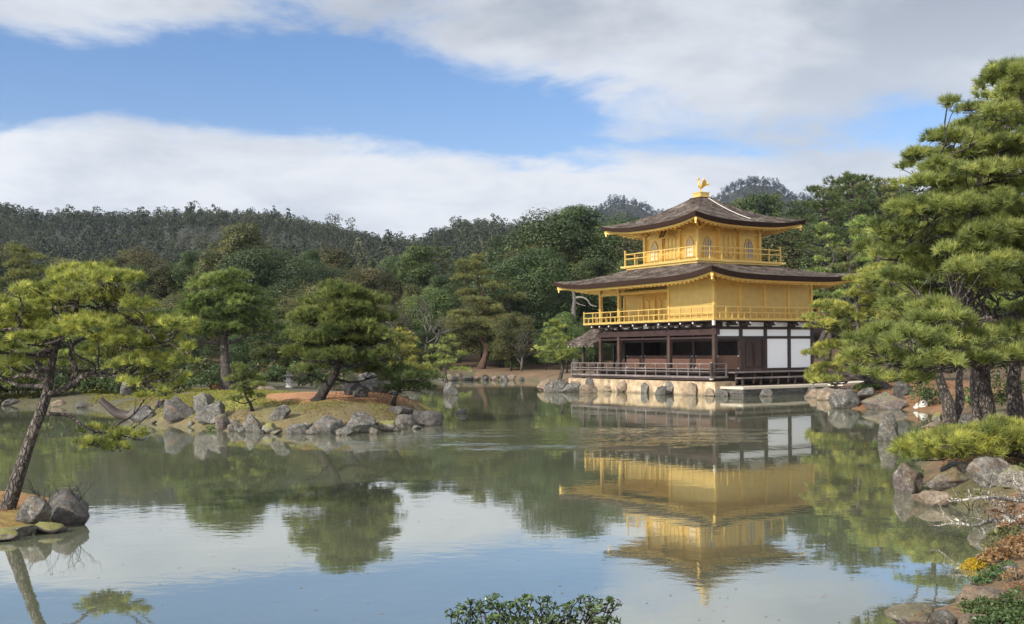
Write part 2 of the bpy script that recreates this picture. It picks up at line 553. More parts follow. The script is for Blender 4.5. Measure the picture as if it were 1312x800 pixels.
def poly(*pts):
    o = []
    for p in pts:
        if isinstance(p, Vector):
            o.append((p.x, p.y))
        elif len(p) == 2:
            q = wat(*p)
            o.append((q.x, q.y))
        else:
            if p[2] == 'Y':
                o.append(((p[0] - 656) * p[1] / FPX, p[1]))
            else:
                o.append((p[0], p[1]))
    return np.array(o)


LAND = [
    # (polygon, slope, top height)
    (poly((-90, 694), (0, 691), (50, 680), (92, 671), (106, 656), (86, 642), (30, 634), (-90, 640)), 0.5, 0.27),
    (poly((-700, 50, 'Y'), (-260, 518), (-100, 519), (0, 520), (60, 521), (110, 523), (148, 530), (166, 540), (200, 544), (255, 548), (280, 552), (340, 554), (420, 556),
          (490, 553), (530, 548), (554, 541), (560, 531), (546, 522), (498, 513), (430, 71, 'Y'), (418, 92, 'Y'), (440, 104, 'Y'),
          (470, 114, 'Y'), (470, 150, 'Y'), (-700, 150, 'Y')), 0.55, 0.62),
    (poly((440, 505), (480, 507), (525, 504), (546, 499), (540, 88, 'Y'), (450, 88, 'Y')), 0.5, 0.5),
    (poly((-40, 112, 'Y'), (480, 113, 'Y'), (560, 486.8), (640, 486.4), (692, 487), (694, 97, 'Y'), (690, 86, 'Y'), (690, 500), (712, 503), (738, 502),
          pav(-14.2, -0.1), pav(0.6, -0.1), pav(1.2, 0.2), pav(2.5, 0.3), pav(2.5, 8.0), (1062, 516), (1090, 524), (1150, 525), (1190, 527), (1202, 533),
          (1200, 545), (1190, 562), (1178, 600), (1182, 632), (1215, 648), (1262, 656), (1268, 690), (1246, 722), (1238, 762), (1150, 812),
          (3.0, 9.0, 0), (-6, 8.2, 0), (-60, 8, 0), (-200, -60, 0), (400, -60, 0), (400, 260, 0), (-60, 260, 0), (-60, 112, 0)), 0.42, 0.95),
]


def sdist(px, py, pg):
    """signed distance to a polygon, positive inside"""
    d2 = np.full(px.shape, 1e18)
    ins = np.zeros(px.shape, bool)
    n = len(pg)
    for i in range(n):
        ax, ay = pg[i]
        bx, by = pg[(i + 1) % n]
        ex, ey = bx - ax, by - ay
        wx, wy = px - ax, py - ay
        t = np.clip((wx * ex + wy * ey) / (ex * ex + ey * ey + 1e-12), 0, 1)
        d2 = np.minimum(d2, (wx - ex * t) ** 2 + (wy - ey * t) ** 2)
        c = ((ay <= py) & (by > py)) | ((by <= py) & (ay > py))
        with np.errstate(divide='ignore', invalid='ignore'):
            xi = ax + (py - ay) * ex / np.where(ey == 0, 1e-12, ey)
        ins ^= c & (px < xi)
    d = np.sqrt(d2)
    return np.where(ins, d, -d)


_T = RNG.random((64, 64))


def vnoise(x, y, s):
    x, y = np.asarray(x) * s, np.asarray(y) * s
    xi, yi = np.floor(x).astype(int), np.floor(y).astype(int)
    fx, fy = x - xi, y - yi
    fx, fy = fx * fx * (3 - 2 * fx), fy * fy * (3 - 2 * fy)
    g = lambda i, j: _T[i % 64, j % 64]
    return (g(xi, yi) * (1 - fx) + g(xi + 1, yi) * fx) * (1 - fy) + (g(xi, yi + 1) * (1 - fx) + g(xi + 1, yi + 1) * fx) * fy - 0.5


def sstep(v, a, b):
    t = np.clip((v - a) / (b - a), 0, 1)
    return t * t * (3 - 2 * t)


RIDGE = np.array([(-500, 265), (-200, 271), (0, 283), (60, 293), (110, 291), (190, 294), (240, 290), (300, 295), (350, 296), (390, 305), (430, 310), (480, 323), (530, 333), (560, 319), (590, 308), (620, 306), (650, 313), (700, 311), (800, 320), (1000, 308), (1312, 298), (1800, 288)], float)
MOUNDS = [(*wat(430, 522, 0.6)[:2], 0.42, 3.2, 3.4), (*wat(330, 512, 0.8)[:2], 0.34, 4.5, 5.0), (*wat(500, 522, 0.5)[:2], 0.25, 2.2, 3.0),
          (*wat(240, 520, 0.5)[:2], 0.25, 5.0, 5.0), (*at(1290, 545, 26)[:2], 0.35, 4.5, 5.0), (*at(1150, 505, 56)[:2], 0.4, 4.0, 3.0)]


def hills(x, y):
    yy = np.maximum(y, 1.0)
    px = 656 + FPX * x / yy
    ry = np.interp(px, RIDGE[:, 0], RIDGE[:, 1])
    hz = (450 - ry) / FPX * 700
    h = hz * sstep(y, 150, 720) * (1 - 0.5 * sstep(y, 760, 1100))
    h += 7 * vnoise(x, y, 1 / 45) * sstep(y, 200, 300) * (1 - sstep(y, 600, 700))
    h += 5.0 * sstep(y, 114, 170)
    far = np.zeros(h.shape)
    for cx, cy, a, sx_, sy_ in ((146, 1420, 194, 75, 170), (195, 1440, 180, 60, 170), (312, 1400, 215, 85, 170), (372, 1440, 200, 70, 170), (255, 1480, 170, 160, 170), (120, 1480, 165, 120, 170)):
        far = np.maximum(far, a * np.exp(-(np.abs(x - cx) / sx_) ** 2.4 * .45 - ((y - cy) / sy_) ** 2))
    h = np.maximum(h, far * sstep(y, 900, 1250))
    return h


def height(x, y):
    x, y = np.asarray(x, float), np.asarray(y, float)
    h = np.full(x.shape, -0.9)
    for pg, sl, top in LAND:
        d = sdist(x, y, pg)
        d = d + 0.35 * vnoise(x, y, 0.9) + 0.2 * vnoise(x + 7, y, 2.3)
        hh = np.where(d < 0, np.maximum(d * 0.6, -0.9), top * (1 - np.exp(-d * sl / top)))
        h = np.maximum(h, hh)
    land = sstep(h, 0.05, 0.4)
    for cx, cy, a, sx_, sy_ in MOUNDS:
        h = h + land * a * np.exp(-((x - cx) / sx_) ** 2 - ((y - cy) / sy_) ** 2)
    h = h + land * (0.10 * vnoise(x, y, 0.45) + 0.05 * vnoise(x, y, 1.7))
    # the viewpoint's own bank is a little higher
    h = h + land * 0.2 * (1 - sstep(y, 2, 7))
    h = h * (1 - 0.5 * land * sstep(x, 1.5, 3) * sstep(y, 6, 8) * (1 - sstep(y, 15, 18)))
    # level court of the pavilion
    rx, ry = x - P0.x, y - P0.y
    a = rx * EX.x + ry * EX.y
    b = rx * EY.x + ry * EY.y
    court = sstep(a, -16.5, -13.8) * (1 - sstep(a, 2.0, 3.0)) * sstep(b, -0.2, 0.5) * (1 - sstep(b, 11, 15))
    h = h * (1 - court) + court * np.minimum(h, 0.72)
    return h + hills(x, y)


def gz(x, y):
    return float(height(np.array([x]), np.array([y]))[0])


def axis(lo, hi, step, far_lo, far_hi, grow=1.16):
    v = list(np.arange(lo, hi, step))
    s, x = step, v[-1]
    while x < far_hi:
        s = min(s * grow, 30)
        x += s
        v.append(x)
    s, x = step, lo
    while x > far_lo:
        s = min(s * grow, 40)
        x -= s
        v.insert(0, x)
    return np.array(v)


xs = axis(-26, 32, 0.4, -1500, 1500)
ys = axis(6, 92, 0.4, -150, 2300)
GX, GY = np.meshgrid(xs, ys)
H = height(GX, GY)
nx, ny = len(xs), len(ys)
idx = np.arange(nx * ny).reshape(ny, nx)
F = np.stack([idx[:-1, :-1], idx[:-1, 1:], idx[1:, 1:], idx[1:, :-1]], -1).reshape(-1, 4)
V = np.stack([GX, GY, H], -1).reshape(-1, 3)
# what covers the ground where
gx, gy, gh = V[:, 0], V[:, 1], V[:, 2]
gpx = 656 + FPX * gx / np.maximum(gy, 1)
C = np.tile(np.array([0.10, 0.06, 0.03]), (len(V), 1))


def lay(wt, colr):
    global C
    wt = np.clip(wt, 0, 1)[:, None]
    C = C * (1 - wt) + np.array(colr) * wt


nA = vnoise(gx, gy, 0.35) + 0.5 * vnoise(gx, gy, 1.1)
lay(sstep(gy, 150, 220), (0.028, 0.03, 0.018))
lay((gy < 118) & (gy > 95) & (gx > -40) & (gx < 12), (0.15, 0.095, 0.05))
lay((gy < 100) & (gy > 74) & (gx > 0) & (gx < 6), (0.14, 0.095, 0.05))
lay((gy > 58) & (gy < 112) & (gx < -4), (0.075, 0.065, 0.032))
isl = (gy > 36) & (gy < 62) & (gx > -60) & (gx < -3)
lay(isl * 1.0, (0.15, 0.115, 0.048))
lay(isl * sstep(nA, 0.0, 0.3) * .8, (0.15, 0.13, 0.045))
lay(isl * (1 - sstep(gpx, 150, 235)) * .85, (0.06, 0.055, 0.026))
lw = wat(345, 512, 0.8)
lay(isl * sstep(gy, 42.2, 43.6) * sstep(gpx, 250, 275) * sstep(1.0 - ((gx - lw.x) / 4.8) ** 2 - ((gy - lw.y) / 9.0) ** 2 + nA * 0.8, -0.2, 0.15), (0.235, 0.23, 0.05))
mw = wat(440, 520, 0.6)
lay(isl * sstep(1.0 - ((gx - mw.x) / 3.6) ** 2 - ((gy - mw.y) / 3.2) ** 2 + nA * 1.0, 0.0, 0.3), (0.34, 0.165, 0.07))
lay(((gy < 40) & (gx > 4)) * 1.0, (0.15, 0.095, 0.045))
lay(((gy < 40) & (gx > 4)) * sstep(nA, -0.05, 0.2) * 0.8, (0.085, 0.085, 0.032))
lay(((gy > 45) & (gy < 64) & (gx > 14)) * 1.0, (0.20, 0.10, 0.045))
lay(((gy < 24) & (gx < 0)) * 1.0, (0.26, 0.13, 0.05))
lay(((gy < 24) & (gx < 0)) * sstep(nA, -0.1, 0.1) * 0.8, (0.20, 0.15, 0.03))
lay((gy < 9) * 1.0, (0.14, 0.11, 0.06))
lay(1 - sstep(gh, -0.12, 0.04), (0.085, 0.08, 0.05))
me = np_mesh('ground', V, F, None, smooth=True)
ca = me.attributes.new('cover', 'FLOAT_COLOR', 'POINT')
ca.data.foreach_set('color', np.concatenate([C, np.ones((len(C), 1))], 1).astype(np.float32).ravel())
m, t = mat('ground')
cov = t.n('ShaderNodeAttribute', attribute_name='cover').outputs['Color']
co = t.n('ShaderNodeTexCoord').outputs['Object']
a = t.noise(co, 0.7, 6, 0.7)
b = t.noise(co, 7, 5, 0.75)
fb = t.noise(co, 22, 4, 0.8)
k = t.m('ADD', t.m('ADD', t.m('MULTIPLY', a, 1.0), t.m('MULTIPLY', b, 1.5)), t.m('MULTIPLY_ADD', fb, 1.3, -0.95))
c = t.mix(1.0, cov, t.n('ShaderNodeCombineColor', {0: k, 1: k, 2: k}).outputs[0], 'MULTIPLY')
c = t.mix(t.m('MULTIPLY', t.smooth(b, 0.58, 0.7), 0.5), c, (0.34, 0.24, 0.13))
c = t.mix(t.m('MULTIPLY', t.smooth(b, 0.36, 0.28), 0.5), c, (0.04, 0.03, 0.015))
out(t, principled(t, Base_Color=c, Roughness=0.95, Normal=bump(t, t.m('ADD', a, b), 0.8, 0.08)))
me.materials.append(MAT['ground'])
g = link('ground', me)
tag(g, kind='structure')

# ------------------------------------------------------------------ water
m, t = mat('pond_water')
co = t.n('ShaderNodeTexCoord').outputs['Object']
sp = t.n('ShaderNodeSeparateXYZ', {0: co})
wx_, wy_ = sp.outputs[0], sp.outputs[1]
n_a = t.noise(co, 0.55, 3, 0.5)
n_b = t.noise(t.n('ShaderNodeMapping', {0: co, 3: (1.0, 1.6, 1)}).outputs[0], 2.2, 3, 0.5, 0.3)
n_c = t.noise(t.n('ShaderNodeMapping', {0: co, 3: (1.0, 1.5, 1)}).outputs[0], 3.6, 3, 0.6, 0.4)
calm = t.noise(t.n('ShaderNodeMapping', {0: co, 3: (0.6, 1.0, 1)}).outputs[0], 0.11, 3, 0.5, 0.6)
# a breath of wind roughens one band of the pond
r1 = t.m('DIVIDE', t.m('SUBTRACT', wx_, 1.8), 5.6)
r2 = t.m('DIVIDE', t.m('SUBTRACT', wy_, t.m('MULTIPLY_ADD', wx_, 0.15, 35.2)), 3.6)
rr = t.m('SUBTRACT', 1.0, t.m('ADD', t.m('MULTIPLY', r1, r1), t.m('MULTIPLY', r2, r2)))
wsh = t.noise(t.n('ShaderNodeMapping', {0: co, 3: (0.7, 1.2, 1)}).outputs[0], 0.45, 5, 0.65, 0.8)
wind = t.smooth(t.m('ADD', t.m('ADD', rr, 0.45), t.m('MULTIPLY', t.m('SUBTRACT', wsh, 0.5), 5.0)), -0.3, 1.3)
amp = t.m('ADD', t.m('MULTIPLY_ADD', t.smooth(calm, 0.42, 0.66), 0.0011, 0.0004), t.m('MULTIPLY', wind, 0.0008))
hgt = t.m('ADD', t.m('MULTIPLY', n_a, 0.004), t.m('MULTIPLY', t.m('ADD', n_b, t.m('MULTIPLY', n_c, 0.6)), amp))
n_d = t.noise(t.n('ShaderNodeMapping', {0: co, 3: (0.9, 0.45, 1)}).outputs[0], 3.6, 2, 0.5, 0.4)
hgt = t.m('ADD', hgt, t.m('MULTIPLY', t.m('MULTIPLY', n_d, wind), 0.022))
bp = t.n('ShaderNodeBump', {'Strength': 1.0, 'Distance': 1.0, 'Height': hgt}).outputs[0]
mud = t.mix(t.smooth(t.noise(co, 0.16, 4, 0.6), 0.35, 0.65), (0.098, 0.106, 0.066), (0.125, 0.132, 0.086))
dif = t.n('ShaderNodeBsdfDiffuse', {'Color': mud})
glo = t.n('ShaderNodeBsdfGlossy', {'Color': (0.97, 0.985, 0.96), 'Roughness': 0.012, 'Normal': bp})
fac = t.n('ShaderNodeLayerWeight', {'Blend': 0.5, 'Normal': bp}).outputs['Facing']
fac = t.m('MULTIPLY_ADD', t.m('POWER', fac, 3.0), 0.67, 0.21)
out(t, t.n('ShaderNodeMixShader', {0: fac, 1: dif.outputs[0], 2: glo.outputs[0]}))
V = [(-240, -60, 0), (240, -60, 0), (240, 135, 0), (-240, 135, 0)]
wo = link('pond_water', np_mesh('pond_water', V, [(0, 1, 2, 3)], MAT['pond_water']))
tag(wo, kind='structure')

# ------------------------------------------------------------------ the golden pavilion
G, GS, DW, BW, RW, GW, WP = (MAT[k] for k in ('gold_leaf', 'gold_slats', 'dark_wood', 'brown_wood', 'red_wood', 'grey_wood', 'white_plaster'))
PV = thing('golden_pavilion', P0, 'three storey pavilion with gold leaf upper floors above a dark timber ground floor', 'pavilion',
           rz=math.atan2(EX.y, EX.x))
LS, LE = 11.66, 8.48


def part(name, mb, m, parent=None, **k):
    return mb.build(name, m, parent or PV, **k)


# --- ground floor
part('floor', MB().box(-11.9, 0.1, -0.15, LE + .1, 1.30, 1.46), DW)
part('veranda_deck', MB().box(-14.5, 0.42, -0.72, -0.16, 1.06, 1.18).box(-14.5, -11.95, -0.16, 2.4, 1.06, 1.18).box(0.12, 0.42, -.16, 0.7, 1.06, 1.18), GW)
part('deck_beam', MB().box(-14.4, 0.3, -0.62, -0.5, 0.93, 1.055).box(-14.4, 0.1, 0.1, 0.25, 0.9, 1.055).box(-11.9, -.1, 0.3, 8.3, 0.74, 1.295), DW)
part('side_deck', MB().box(0.105, 0.95, 0.75, LE + .3, 1.36, 1.44), GW)
part('side_step', MB().box(0.98, 1.5, 0.75, LE + .2, 1.02, 1.10), GW)
bm_ = MB()
for b in np.arange(0.9, 8.6, 1.5):
    part('step_post', MB().box(0.8, 0.92, b, b + .12, 0.7, 1.355), DW)
    part('step_post', MB().box(1.36, 1.46, b, b + .12, 0.5, 1.015), DW)
# posts
for a in (0, -4.24, -9.54, -11.66):
    part('post', MB().box(a - .12, a + .12, -.12, .12, 0.85, 4.2), BW)
for a in (-2.12, -4.24, -6.9, -9.54, -11.66):
    part('post', MB().box(a - .1, a + .1, 2.02, 2.22, 1.4, 4.2), DW)
for b in (2.12, 4.24, 6.36, 8.48):
    part('post', MB().box(-.12, .12, b - .12, b + .12, 0.85, 4.2), DW)
for a in (-2.9, -5.8, -8.7):
    part('post', MB().box(a - .1, a + .1, LE - .1, LE + .1, 0.85, 4.2), DW)
for b in (4.9, 8.48):
    part('post', MB().box(-11.76, -11.56, b - .1, b + .1, 0.85, 4.2), DW)
# beams
part('front_beam', MB().box(-LS - .3, .3, -.15, .15, 3.74, 4.10), RW)
part('front_rail_beam', MB().box(-LS + .1, -.14, -.06, .06, 3.52, 3.62), RW)
part('ceiling', MB().box(-LS, 0, .16, LE - .1, 4.16, 4.24), DW)
part('inner_beam', MB().box(-LS, -.13, 2.05, 2.19, 3.35, 3.55).box(-LS, -.13, 2.06, 2.18, 3.8, 4.15), DW)
part('side_beam', MB().box(-.09, .09, .13, LE - .13, 3.49, 3.65).box(-.10, .10, .13, LE - .13, 4.08, 4.225), DW)
part('sill_beam', MB().box(-.10, .10, 2.25, LE - .13, 1.47, 1.61), DW)
part('back_wall', MB().box(-LS, 0, LE - .05, LE + .05, 1.46, 4.15), DW)
part('inner_side_wall', MB().box(-11.7, -11.62, 2.24, LE - .1, 1.46, 4.15), DW)
part('inner_partition', MB().box(-11.5, -.5, 5.2, 5.3, 1.46, 4.15), DW)
# lower half shutters (lattice) of the recessed front and of the first side bay
m, t = mat('lattice_wood')
co = t.n('ShaderNodeTexCoord').outputs['Object']
s3 = t.n('ShaderNodeSeparateXYZ', {0: co}).outputs
g1 = t.smooth(t.m('FRACT', t.m('MULTIPLY', t.m('ADD', s3[0], s3[1]), 9.0)), 0.0, 0.25)
g2 = t.smooth(t.m('FRACT', t.m('MULTIPLY', s3[2], 9.0)), 0.0, 0.25)
gr = t.m('MULTIPLY', g1, g2)
nn = t.noise(co, 4, 5, 0.6)
c = t.mix(gr, (0.06, 0.03, 0.02), t.mix(nn, (0.085, 0.04, 0.025), (0.16, 0.08, 0.052)))
out(t, principled(t, Base_Color=c, Roughness=0.6, Normal=bump(t, gr, 0.5, 0.02)))
LT = MAT['lattice_wood']
fr = [-11.56, -9.54, -6.9, -4.24, -2.12, -.12]
for a0, a1 in zip(fr[:-1], fr[1:]):
    s = part('lower_shutter', MB().box(a0 + .14, a1 - .14, 2.08, 2.14, 1.58, 2.44), LT)
    for aa in (a0 + .14, a1 - .22):
        for zz_ in (1.58, 2.36):
            part('corner_plate', MB().box(aa, aa + .08, 2.066, 2.0785, zz_, zz_ + .08), MAT['metal_cap'], s)
s = part('lower_shutter', MB().box(-.03, .03, .16, 1.96, 1.60, 2.44), LT)
for bb in (.16, 1.88):
    for zz_ in (1.60, 2.36):
        part('corner_plate', MB().box(.0315, .045, bb, bb + .08, zz_, zz_ + .08), MAT['metal_cap'], s)
part('lattice_sill', MB().box(-.05, .05, .13, 1.99, 1.47, 1.585), BW)
# plank doors in the second side bay
part('door_frame', MB().box(-.05, .10, 2.25, 2.45, 1.61, 3.49), DW)
part('door_frame', MB().box(-.05, .10, 4.02, 4.11, 1.61, 3.49), DW)
for b0 in (2.47, 3.25):
    d = part('door', MB().box(-.02, .05, b0, b0 + .76, 1.62, 3.47), BW)
    arch = [(b0 + .06 + .64 * i / 12, 2.95 + .42 * math.sin(math.pi * i / 12) ** .7) for i in range(13)]
    ring = MB()
    pts = [(.058, s_, z_) for s_, z_ in [(b0 + .06, 1.8)] + arch + [(b0 + .70, 1.8), (b0 + .55, 1.70), (b0 + .21, 1.70), (b0 + .06, 1.8)]]
    for p_, q_ in zip(pts[:-1], pts[1:]):
        ring.bar(p_, q_, .03, .03)
    part('door_moulding', ring, RW, d)
# white plaster panels
for b0, b1 in ((4.37, 6.23), (6.49, 8.35)):
    part('white_wall_panel', MB().box(-.03, .045, b0, b1, 1.615, 3.485), WP)
for k in range(4):
    part('white_frieze_panel', MB().box(-.03, .045, k * 2.12 + .135, k * 2.12 + 1.985, 3.655, 4.075), WP)
# bracket zone under the balcony
part('bracket_band', MB().box(-LS - .1, .06, -.06, .06, 4.235, 4.56).box(-.06, .06, .07, LE + .1, 4.235, 4.56), DW)
for k in range(4):
    part('bracket_panel', MB().box(.062, .075, k * 2.12 + .62, k * 2.12 + 1.98, 4.26, 4.53), WP)
for a in np.arange(-11.1, -.6, 1.06):
    part('bracket_panel', MB().box(a, a + .52, -.075, -.062, 4.26, 4.50), WP)


def bracket(mb, c, d):
    c, d = Vector(c), Vector(d)
    e = c + d * .95
    mb.bar(c + Vector((0, 0, 4.30)), e * 1 + Vector((0, 0, 4.54)) - d * .1, .13, .16)
    mb.bar(c + Vector((0, 0, 4.47)), e + Vector((0, 0, 4.575)), .12, .12)
    mb.bar(c + d * .45 + Vector((0, 0, 4.38)) - d.cross(Vector((0, 0, 1))) * .45, c + d * .45 + Vector((0, 0, 4.38)) + d.cross(Vector((0, 0, 1))) * .45, .12, .13)


for a in (-.95, -2.12, -3.2, -4.24, -5.5, -6.9, -8.2, -9.54, -10.6, -11.5):
    bk = MB()
    bracket(bk, (a, 0, 0), (0, -1, 0))
    bk = part('bracket', bk, DW)
    part('bracket_end', MB().box(a - .06, a + .06, -.94, -.925, 4.43, 4.60), MAT['metal_cap'], bk)
for b in (1.0, 2.12, 4.24, 6.36, 8.3):
    bk = MB()
    bracket(bk, (0, b, 0), (1, 0, 0))
    bk = part('bracket', bk, DW)
    part('bracket_end', MB().box(.925, .94, b - .06, b + .06, 4.43, 4.60), MAT['metal_cap'], bk)
bk = part('bracket', MB().bar((0, 0, 4.3), (.8, -.8, 4.5), .15, .2), DW)
part('bracket_end', MB().box(.78, .92, -.92, -.78, 4.30, 4.60), MAT['metal_cap'], bk)


# --- railings
def railing(name, path, z0, rails, step, m, wd=.055, parent=None, post_top=None, closed=False):
    top = MB()
    P = [Vector((a, b, 0)) for a, b in path]
    segs = list(zip(P[:-1], P[1:]))
    for zr in rails:
        for p, q in segs:
            top.bar(p + Vector((0, 0, zr)), q + Vector((0, 0, zr)), wd, wd)
    r = part(name, top, m, parent)
    hi = rails[0]
    for p, q in segs:
        L = (q - p).length
        n = max(1, round(L / step))
        for i in range(n):
            c = p.lerp(q, i / n)
            corner = (i == 0)
            h = (post_top or hi) if corner else hi - wd / 2
            e = wd * (.75 if corner else .5)
            part('railing_post', MB().box(c.x - e, c.x + e, c.y - e, c.y + e, z0, h), m, r)
    c = P[-1]
    if not closed:
        part('railing_post', MB().box(c.x - wd * .75, c.x + wd * .75, c.y - wd * .75, c.y + wd * .75, z0, post_top or hi), m, r)
    return r


railing('veranda_railing', [(-14.42, 1.5), (-14.42, -.6), (.34, -.6), (.34, .62)], 1.18, (1.95, 1.63, 1.47), 1.06, GW)
part('corner_post', MB().box(.27, .41, -.67, -.53, .9, 2.0), DW)
part('post_cap', MB().box(.255, .425, -.685, -.515, .98, 1.05).box(.3, .38, -.64, -.56, 2.002, 2.03), MAT['metal_cap'])

# --- middle storey
e2 = .9
part('balcony_floor', MB().box(-LS - e2, e2, -e2, LE + e2, 4.62, 4.76), G)
part('balcony_underside', MB().box(-LS - e2 + .06, e2 - .06, -e2 + .06, LE + e2 - .06, 4.565, 4.617), DW)
railing('balcony_railing', [(e2 - .06, LE + e2 - .06), (-LS - e2 + .06, LE + e2 - .06), (-LS - e2 + .06, -e2 + .06), (e2 - .06, -e2 + .06), (e2 - .06, LE + e2 - .06)],
        4.76, (5.46, 5.10), 1.06, G, wd=.06, post_top=5.56, closed=True)
for p, q in (((-LS - e2 + .06, -e2 + .06), (e2 - .06, -e2 + .06)), ((e2 - .06, -e2 + .06), (e2 - .06, LE + e2 - .06))):
    p, q = Vector((*p, 0)), Vector((*q, 0))
    n = round((q - p).length / 1.06)
    for i in range(n):
        c = p.lerp(q, (i + .5) / n)
        part('baluster', MB().box(c.x - .03, c.x + .03, c.y - .03, c.y + .03, 4.76, 5.07), G)
Z2 = 7.30
for b0 in range(4):
    part('side_wall_panel', MB().box(-.04, .03, b0 * 2.12 + .1, b0 * 2.12 + 2.02, 4.765, Z2), GS)
for a0 in (-2.12, -4.24):
    part('front_wall_panel', MB().box(a0 + .06, a0 + 2.06, -.03, .04, 4.765, Z2), GS)
part('front_panel_joint', MB().box(-2.15, -2.05, -.045, -.031, 4.765, Z2).box(-3.2, -3.17, -.04, -.031, 4.765, Z2).box(-1.08, -1.05, -.04, -.031, 4.765, Z2), G)
for a in (0, -4.24, -9.54, -11.66):
    part('gold_post', MB().box(a - .1, a + .1, -.1, .1, 4.762, Z2), G)
for b in (2.12, 4.24, 6.36, 8.48):
    part('gold_post', MB().box(-.1, .1, b - .1, b + .1, 4.762, Z2), G)
part('recess_wall', MB().box(-LS, -4.14, 2.08, 2.16, 4.765, Z2), GS)
part('recess_end_wall', MB().box(-4.16, -4.08, .11, 2.07, 4.765, Z2), GS)
for a in (-11.58, -9.54, -8.2, -6.9, -5.5):
    part('recess_post', MB().box(a - .07, a + .07, 2.0, 2.075, 4.765, 6.6), G)
for a0 in (-9.42, -8.1, -6.78):
    ar = MB()
    for k in range(2):
        s0 = a0 + .06 + k * .56
        pts = [(s0, 2.05, 5.0)] + [(s0 + .5 * i / 8, 2.05, 6.15 + .22 * math.sin(math.pi * i / 8)) for i in range(9)] + [(s0 + .5, 2.05, 5.0)]
        for p_, q_ in zip(pts[:-1], pts[1:]):
            ar.bar(p_, q_, .04, .04)
    part('recess_door', ar, G)
part('recess_ceiling', MB().box(-LS, -4.17, -.02, 2.07, 6.72, 6.80), G)
part('lintel', MB().box(-LS + .1, -4.34, -.06, .06, 6.62, 6.715), G)
part('west_wall', MB().box(-LS - .03, -LS + .03, 2.17, LE - .1, 4.765, Z2), GS)
part('north_wall', MB().box(-LS, -.1, LE - .03, LE + .03, 4.765, Z2), GS)


# --- roofs
def hip_roof(name, cx, cy, hx, hy, tx, ty, ze, zt, lift, thick, wx2, wy2, zw, expo=5.0, ns=40, nt=14, curve=.45):
    def corner_frame(k):
        # side k: 0 east(+a) 1 north(+b) 2 west 3 south
        return [((1, 0), (0, 1)), ((0, 1), (-1, 0)), ((-1, 0), (0, -1)), ((0, -1), (1, 0))][k]

    def P(k, s, t):
        (nx_, ny_), (tx_, ty_) = corner_frame(k)
        ha, hb = hx + (tx - hx) * t, hy + (ty - hy) * t
        a = cx + nx_ * ha + tx_ * ha * s
        b = cy + ny_ * hb + ty_ * hb * s
        pr = (1 - curve) * t + curve * t * t
        L = hy if k in (0, 2) else hx
        d = (1 - abs(s)) * L                                # metres from the corner
        up = lift * math.exp(-(d / 1.55) ** 1.25)
        return Vector((a, b, ze + (zt - ze) * pr + up * (1 - t) ** 2.2))

    S = [-math.cos(math.pi * i / ns) for i in range(ns + 1)]
    top, edge, trim, sof, raf = MB(), MB(), MB(), MB(), MB()
    for k in range(4):
        (nx_, ny_), _ = corner_frame(k)
        n_ = Vector((nx_, ny_, 0))
        g_ = [[P(k, s, j / nt) for s in S] for j in range(nt + 1)]
        vs = [p for r_ in g_ for p in r_]
        fs = [(j * (ns + 1) + i, j * (ns + 1) + i + 1, (j + 1) * (ns + 1) + i + 1, (j + 1) * (ns + 1) + i) for j in range(nt) for i in range(ns)]
        top.add(vs, fs)
        W2 = lambda p, ins: Vector((cx + (p.x - cx) * (1 - ins / hx), cy + (p.y - cy) * (1 - ins / hy), p.z))
        E0 = g_[0]
        E1 = [W2(p, .10) - Vector((0, 0, thick)) for p in E0]
        E2 = [W2(p, .26) - Vector((0, 0, thick + .012)) for p in E0]
        E3 = [W2(p, .28) - Vector((0, 0, thick + .13)) for p in E0]
        E4 = [W2(p, .55) - Vector((0, 0, thick + .14)) for p in E0]
        def strip(mb, A, B):
            mb.add(A + B, [(i, i + 1, ns + 2 + i, ns + 1 + i) for i in range(ns)])
        strip(edge, E0, E1)
        strip(edge, E1, E2)
        strip(trim, E2, E3)
        strip(trim, E3, E4)
        # soffit rising in to the wall
        (tnx, tny) = (wx2, wy2)
        rows = [E4]
        for r_ in (0.33, 0.66, 1.0):
            row = []
            for s, p in zip(S, E4):
                (n0, n1), (t0, t1) = corner_frame(k)
                q = Vector((cx + n0 * tnx + t0 * tnx * s, cy + n1 * tny + t1 * tny * s, zw))
                row.append(p.lerp(q, r_))
            rows.append(row)
        for A, B in zip(rows[:-1], rows[1:]):
            strip(sof, A, B)
        L = hy if k in (0, 2) else hx
        nr = int(2 * L / .42)
        for i in range(1, nr):
            f = (i / nr) * ns
            # equal spacing along the eave
            sv_ = -1 + 2 * i / nr
            j0 = min(ns - 1, max(0, next(j for j in range(ns) if S[j + 1] >= sv_)))
            u_ = (sv_ - S[j0]) / (S[j0 + 1] - S[j0])
            p = E4[j0].lerp(E4[j0 + 1], u_)
            q = rows[-1][j0].lerp(rows[-1][j0 + 1], u_)
            raf.bar(p + Vector((0, 0, -.04)) + n_ * .1, q + Vector((0, 0, -.045)), .09, .085)
    # close the top
    c0 = [P(k, -1, 1) for k in range(4)]
    top.add(c0, [(0, 1, 2, 3)])
    r = part(name, top, MAT['bark_shingle'], smooth=False)
    bm = bmesh.new()
    bm.from_mesh(r.data)
    bmesh.ops.remove_doubles(bm, verts=bm.verts, dist=.002)
    for f in bm.faces:
        f.smooth = True
    for e in bm.edges:
        if len(e.link_faces) == 2 and e.calc_face_angle(0) > R(14):
            e.smooth = False
    bm.to_mesh(r.data)
    bm.free()
    part('eave_edge', edge, MAT['eave_edge'], r)
    part('eave_trim', trim, G, r)
    part('soffit', sof, G, r)
    part('rafters', raf, G, r)
    return r, P


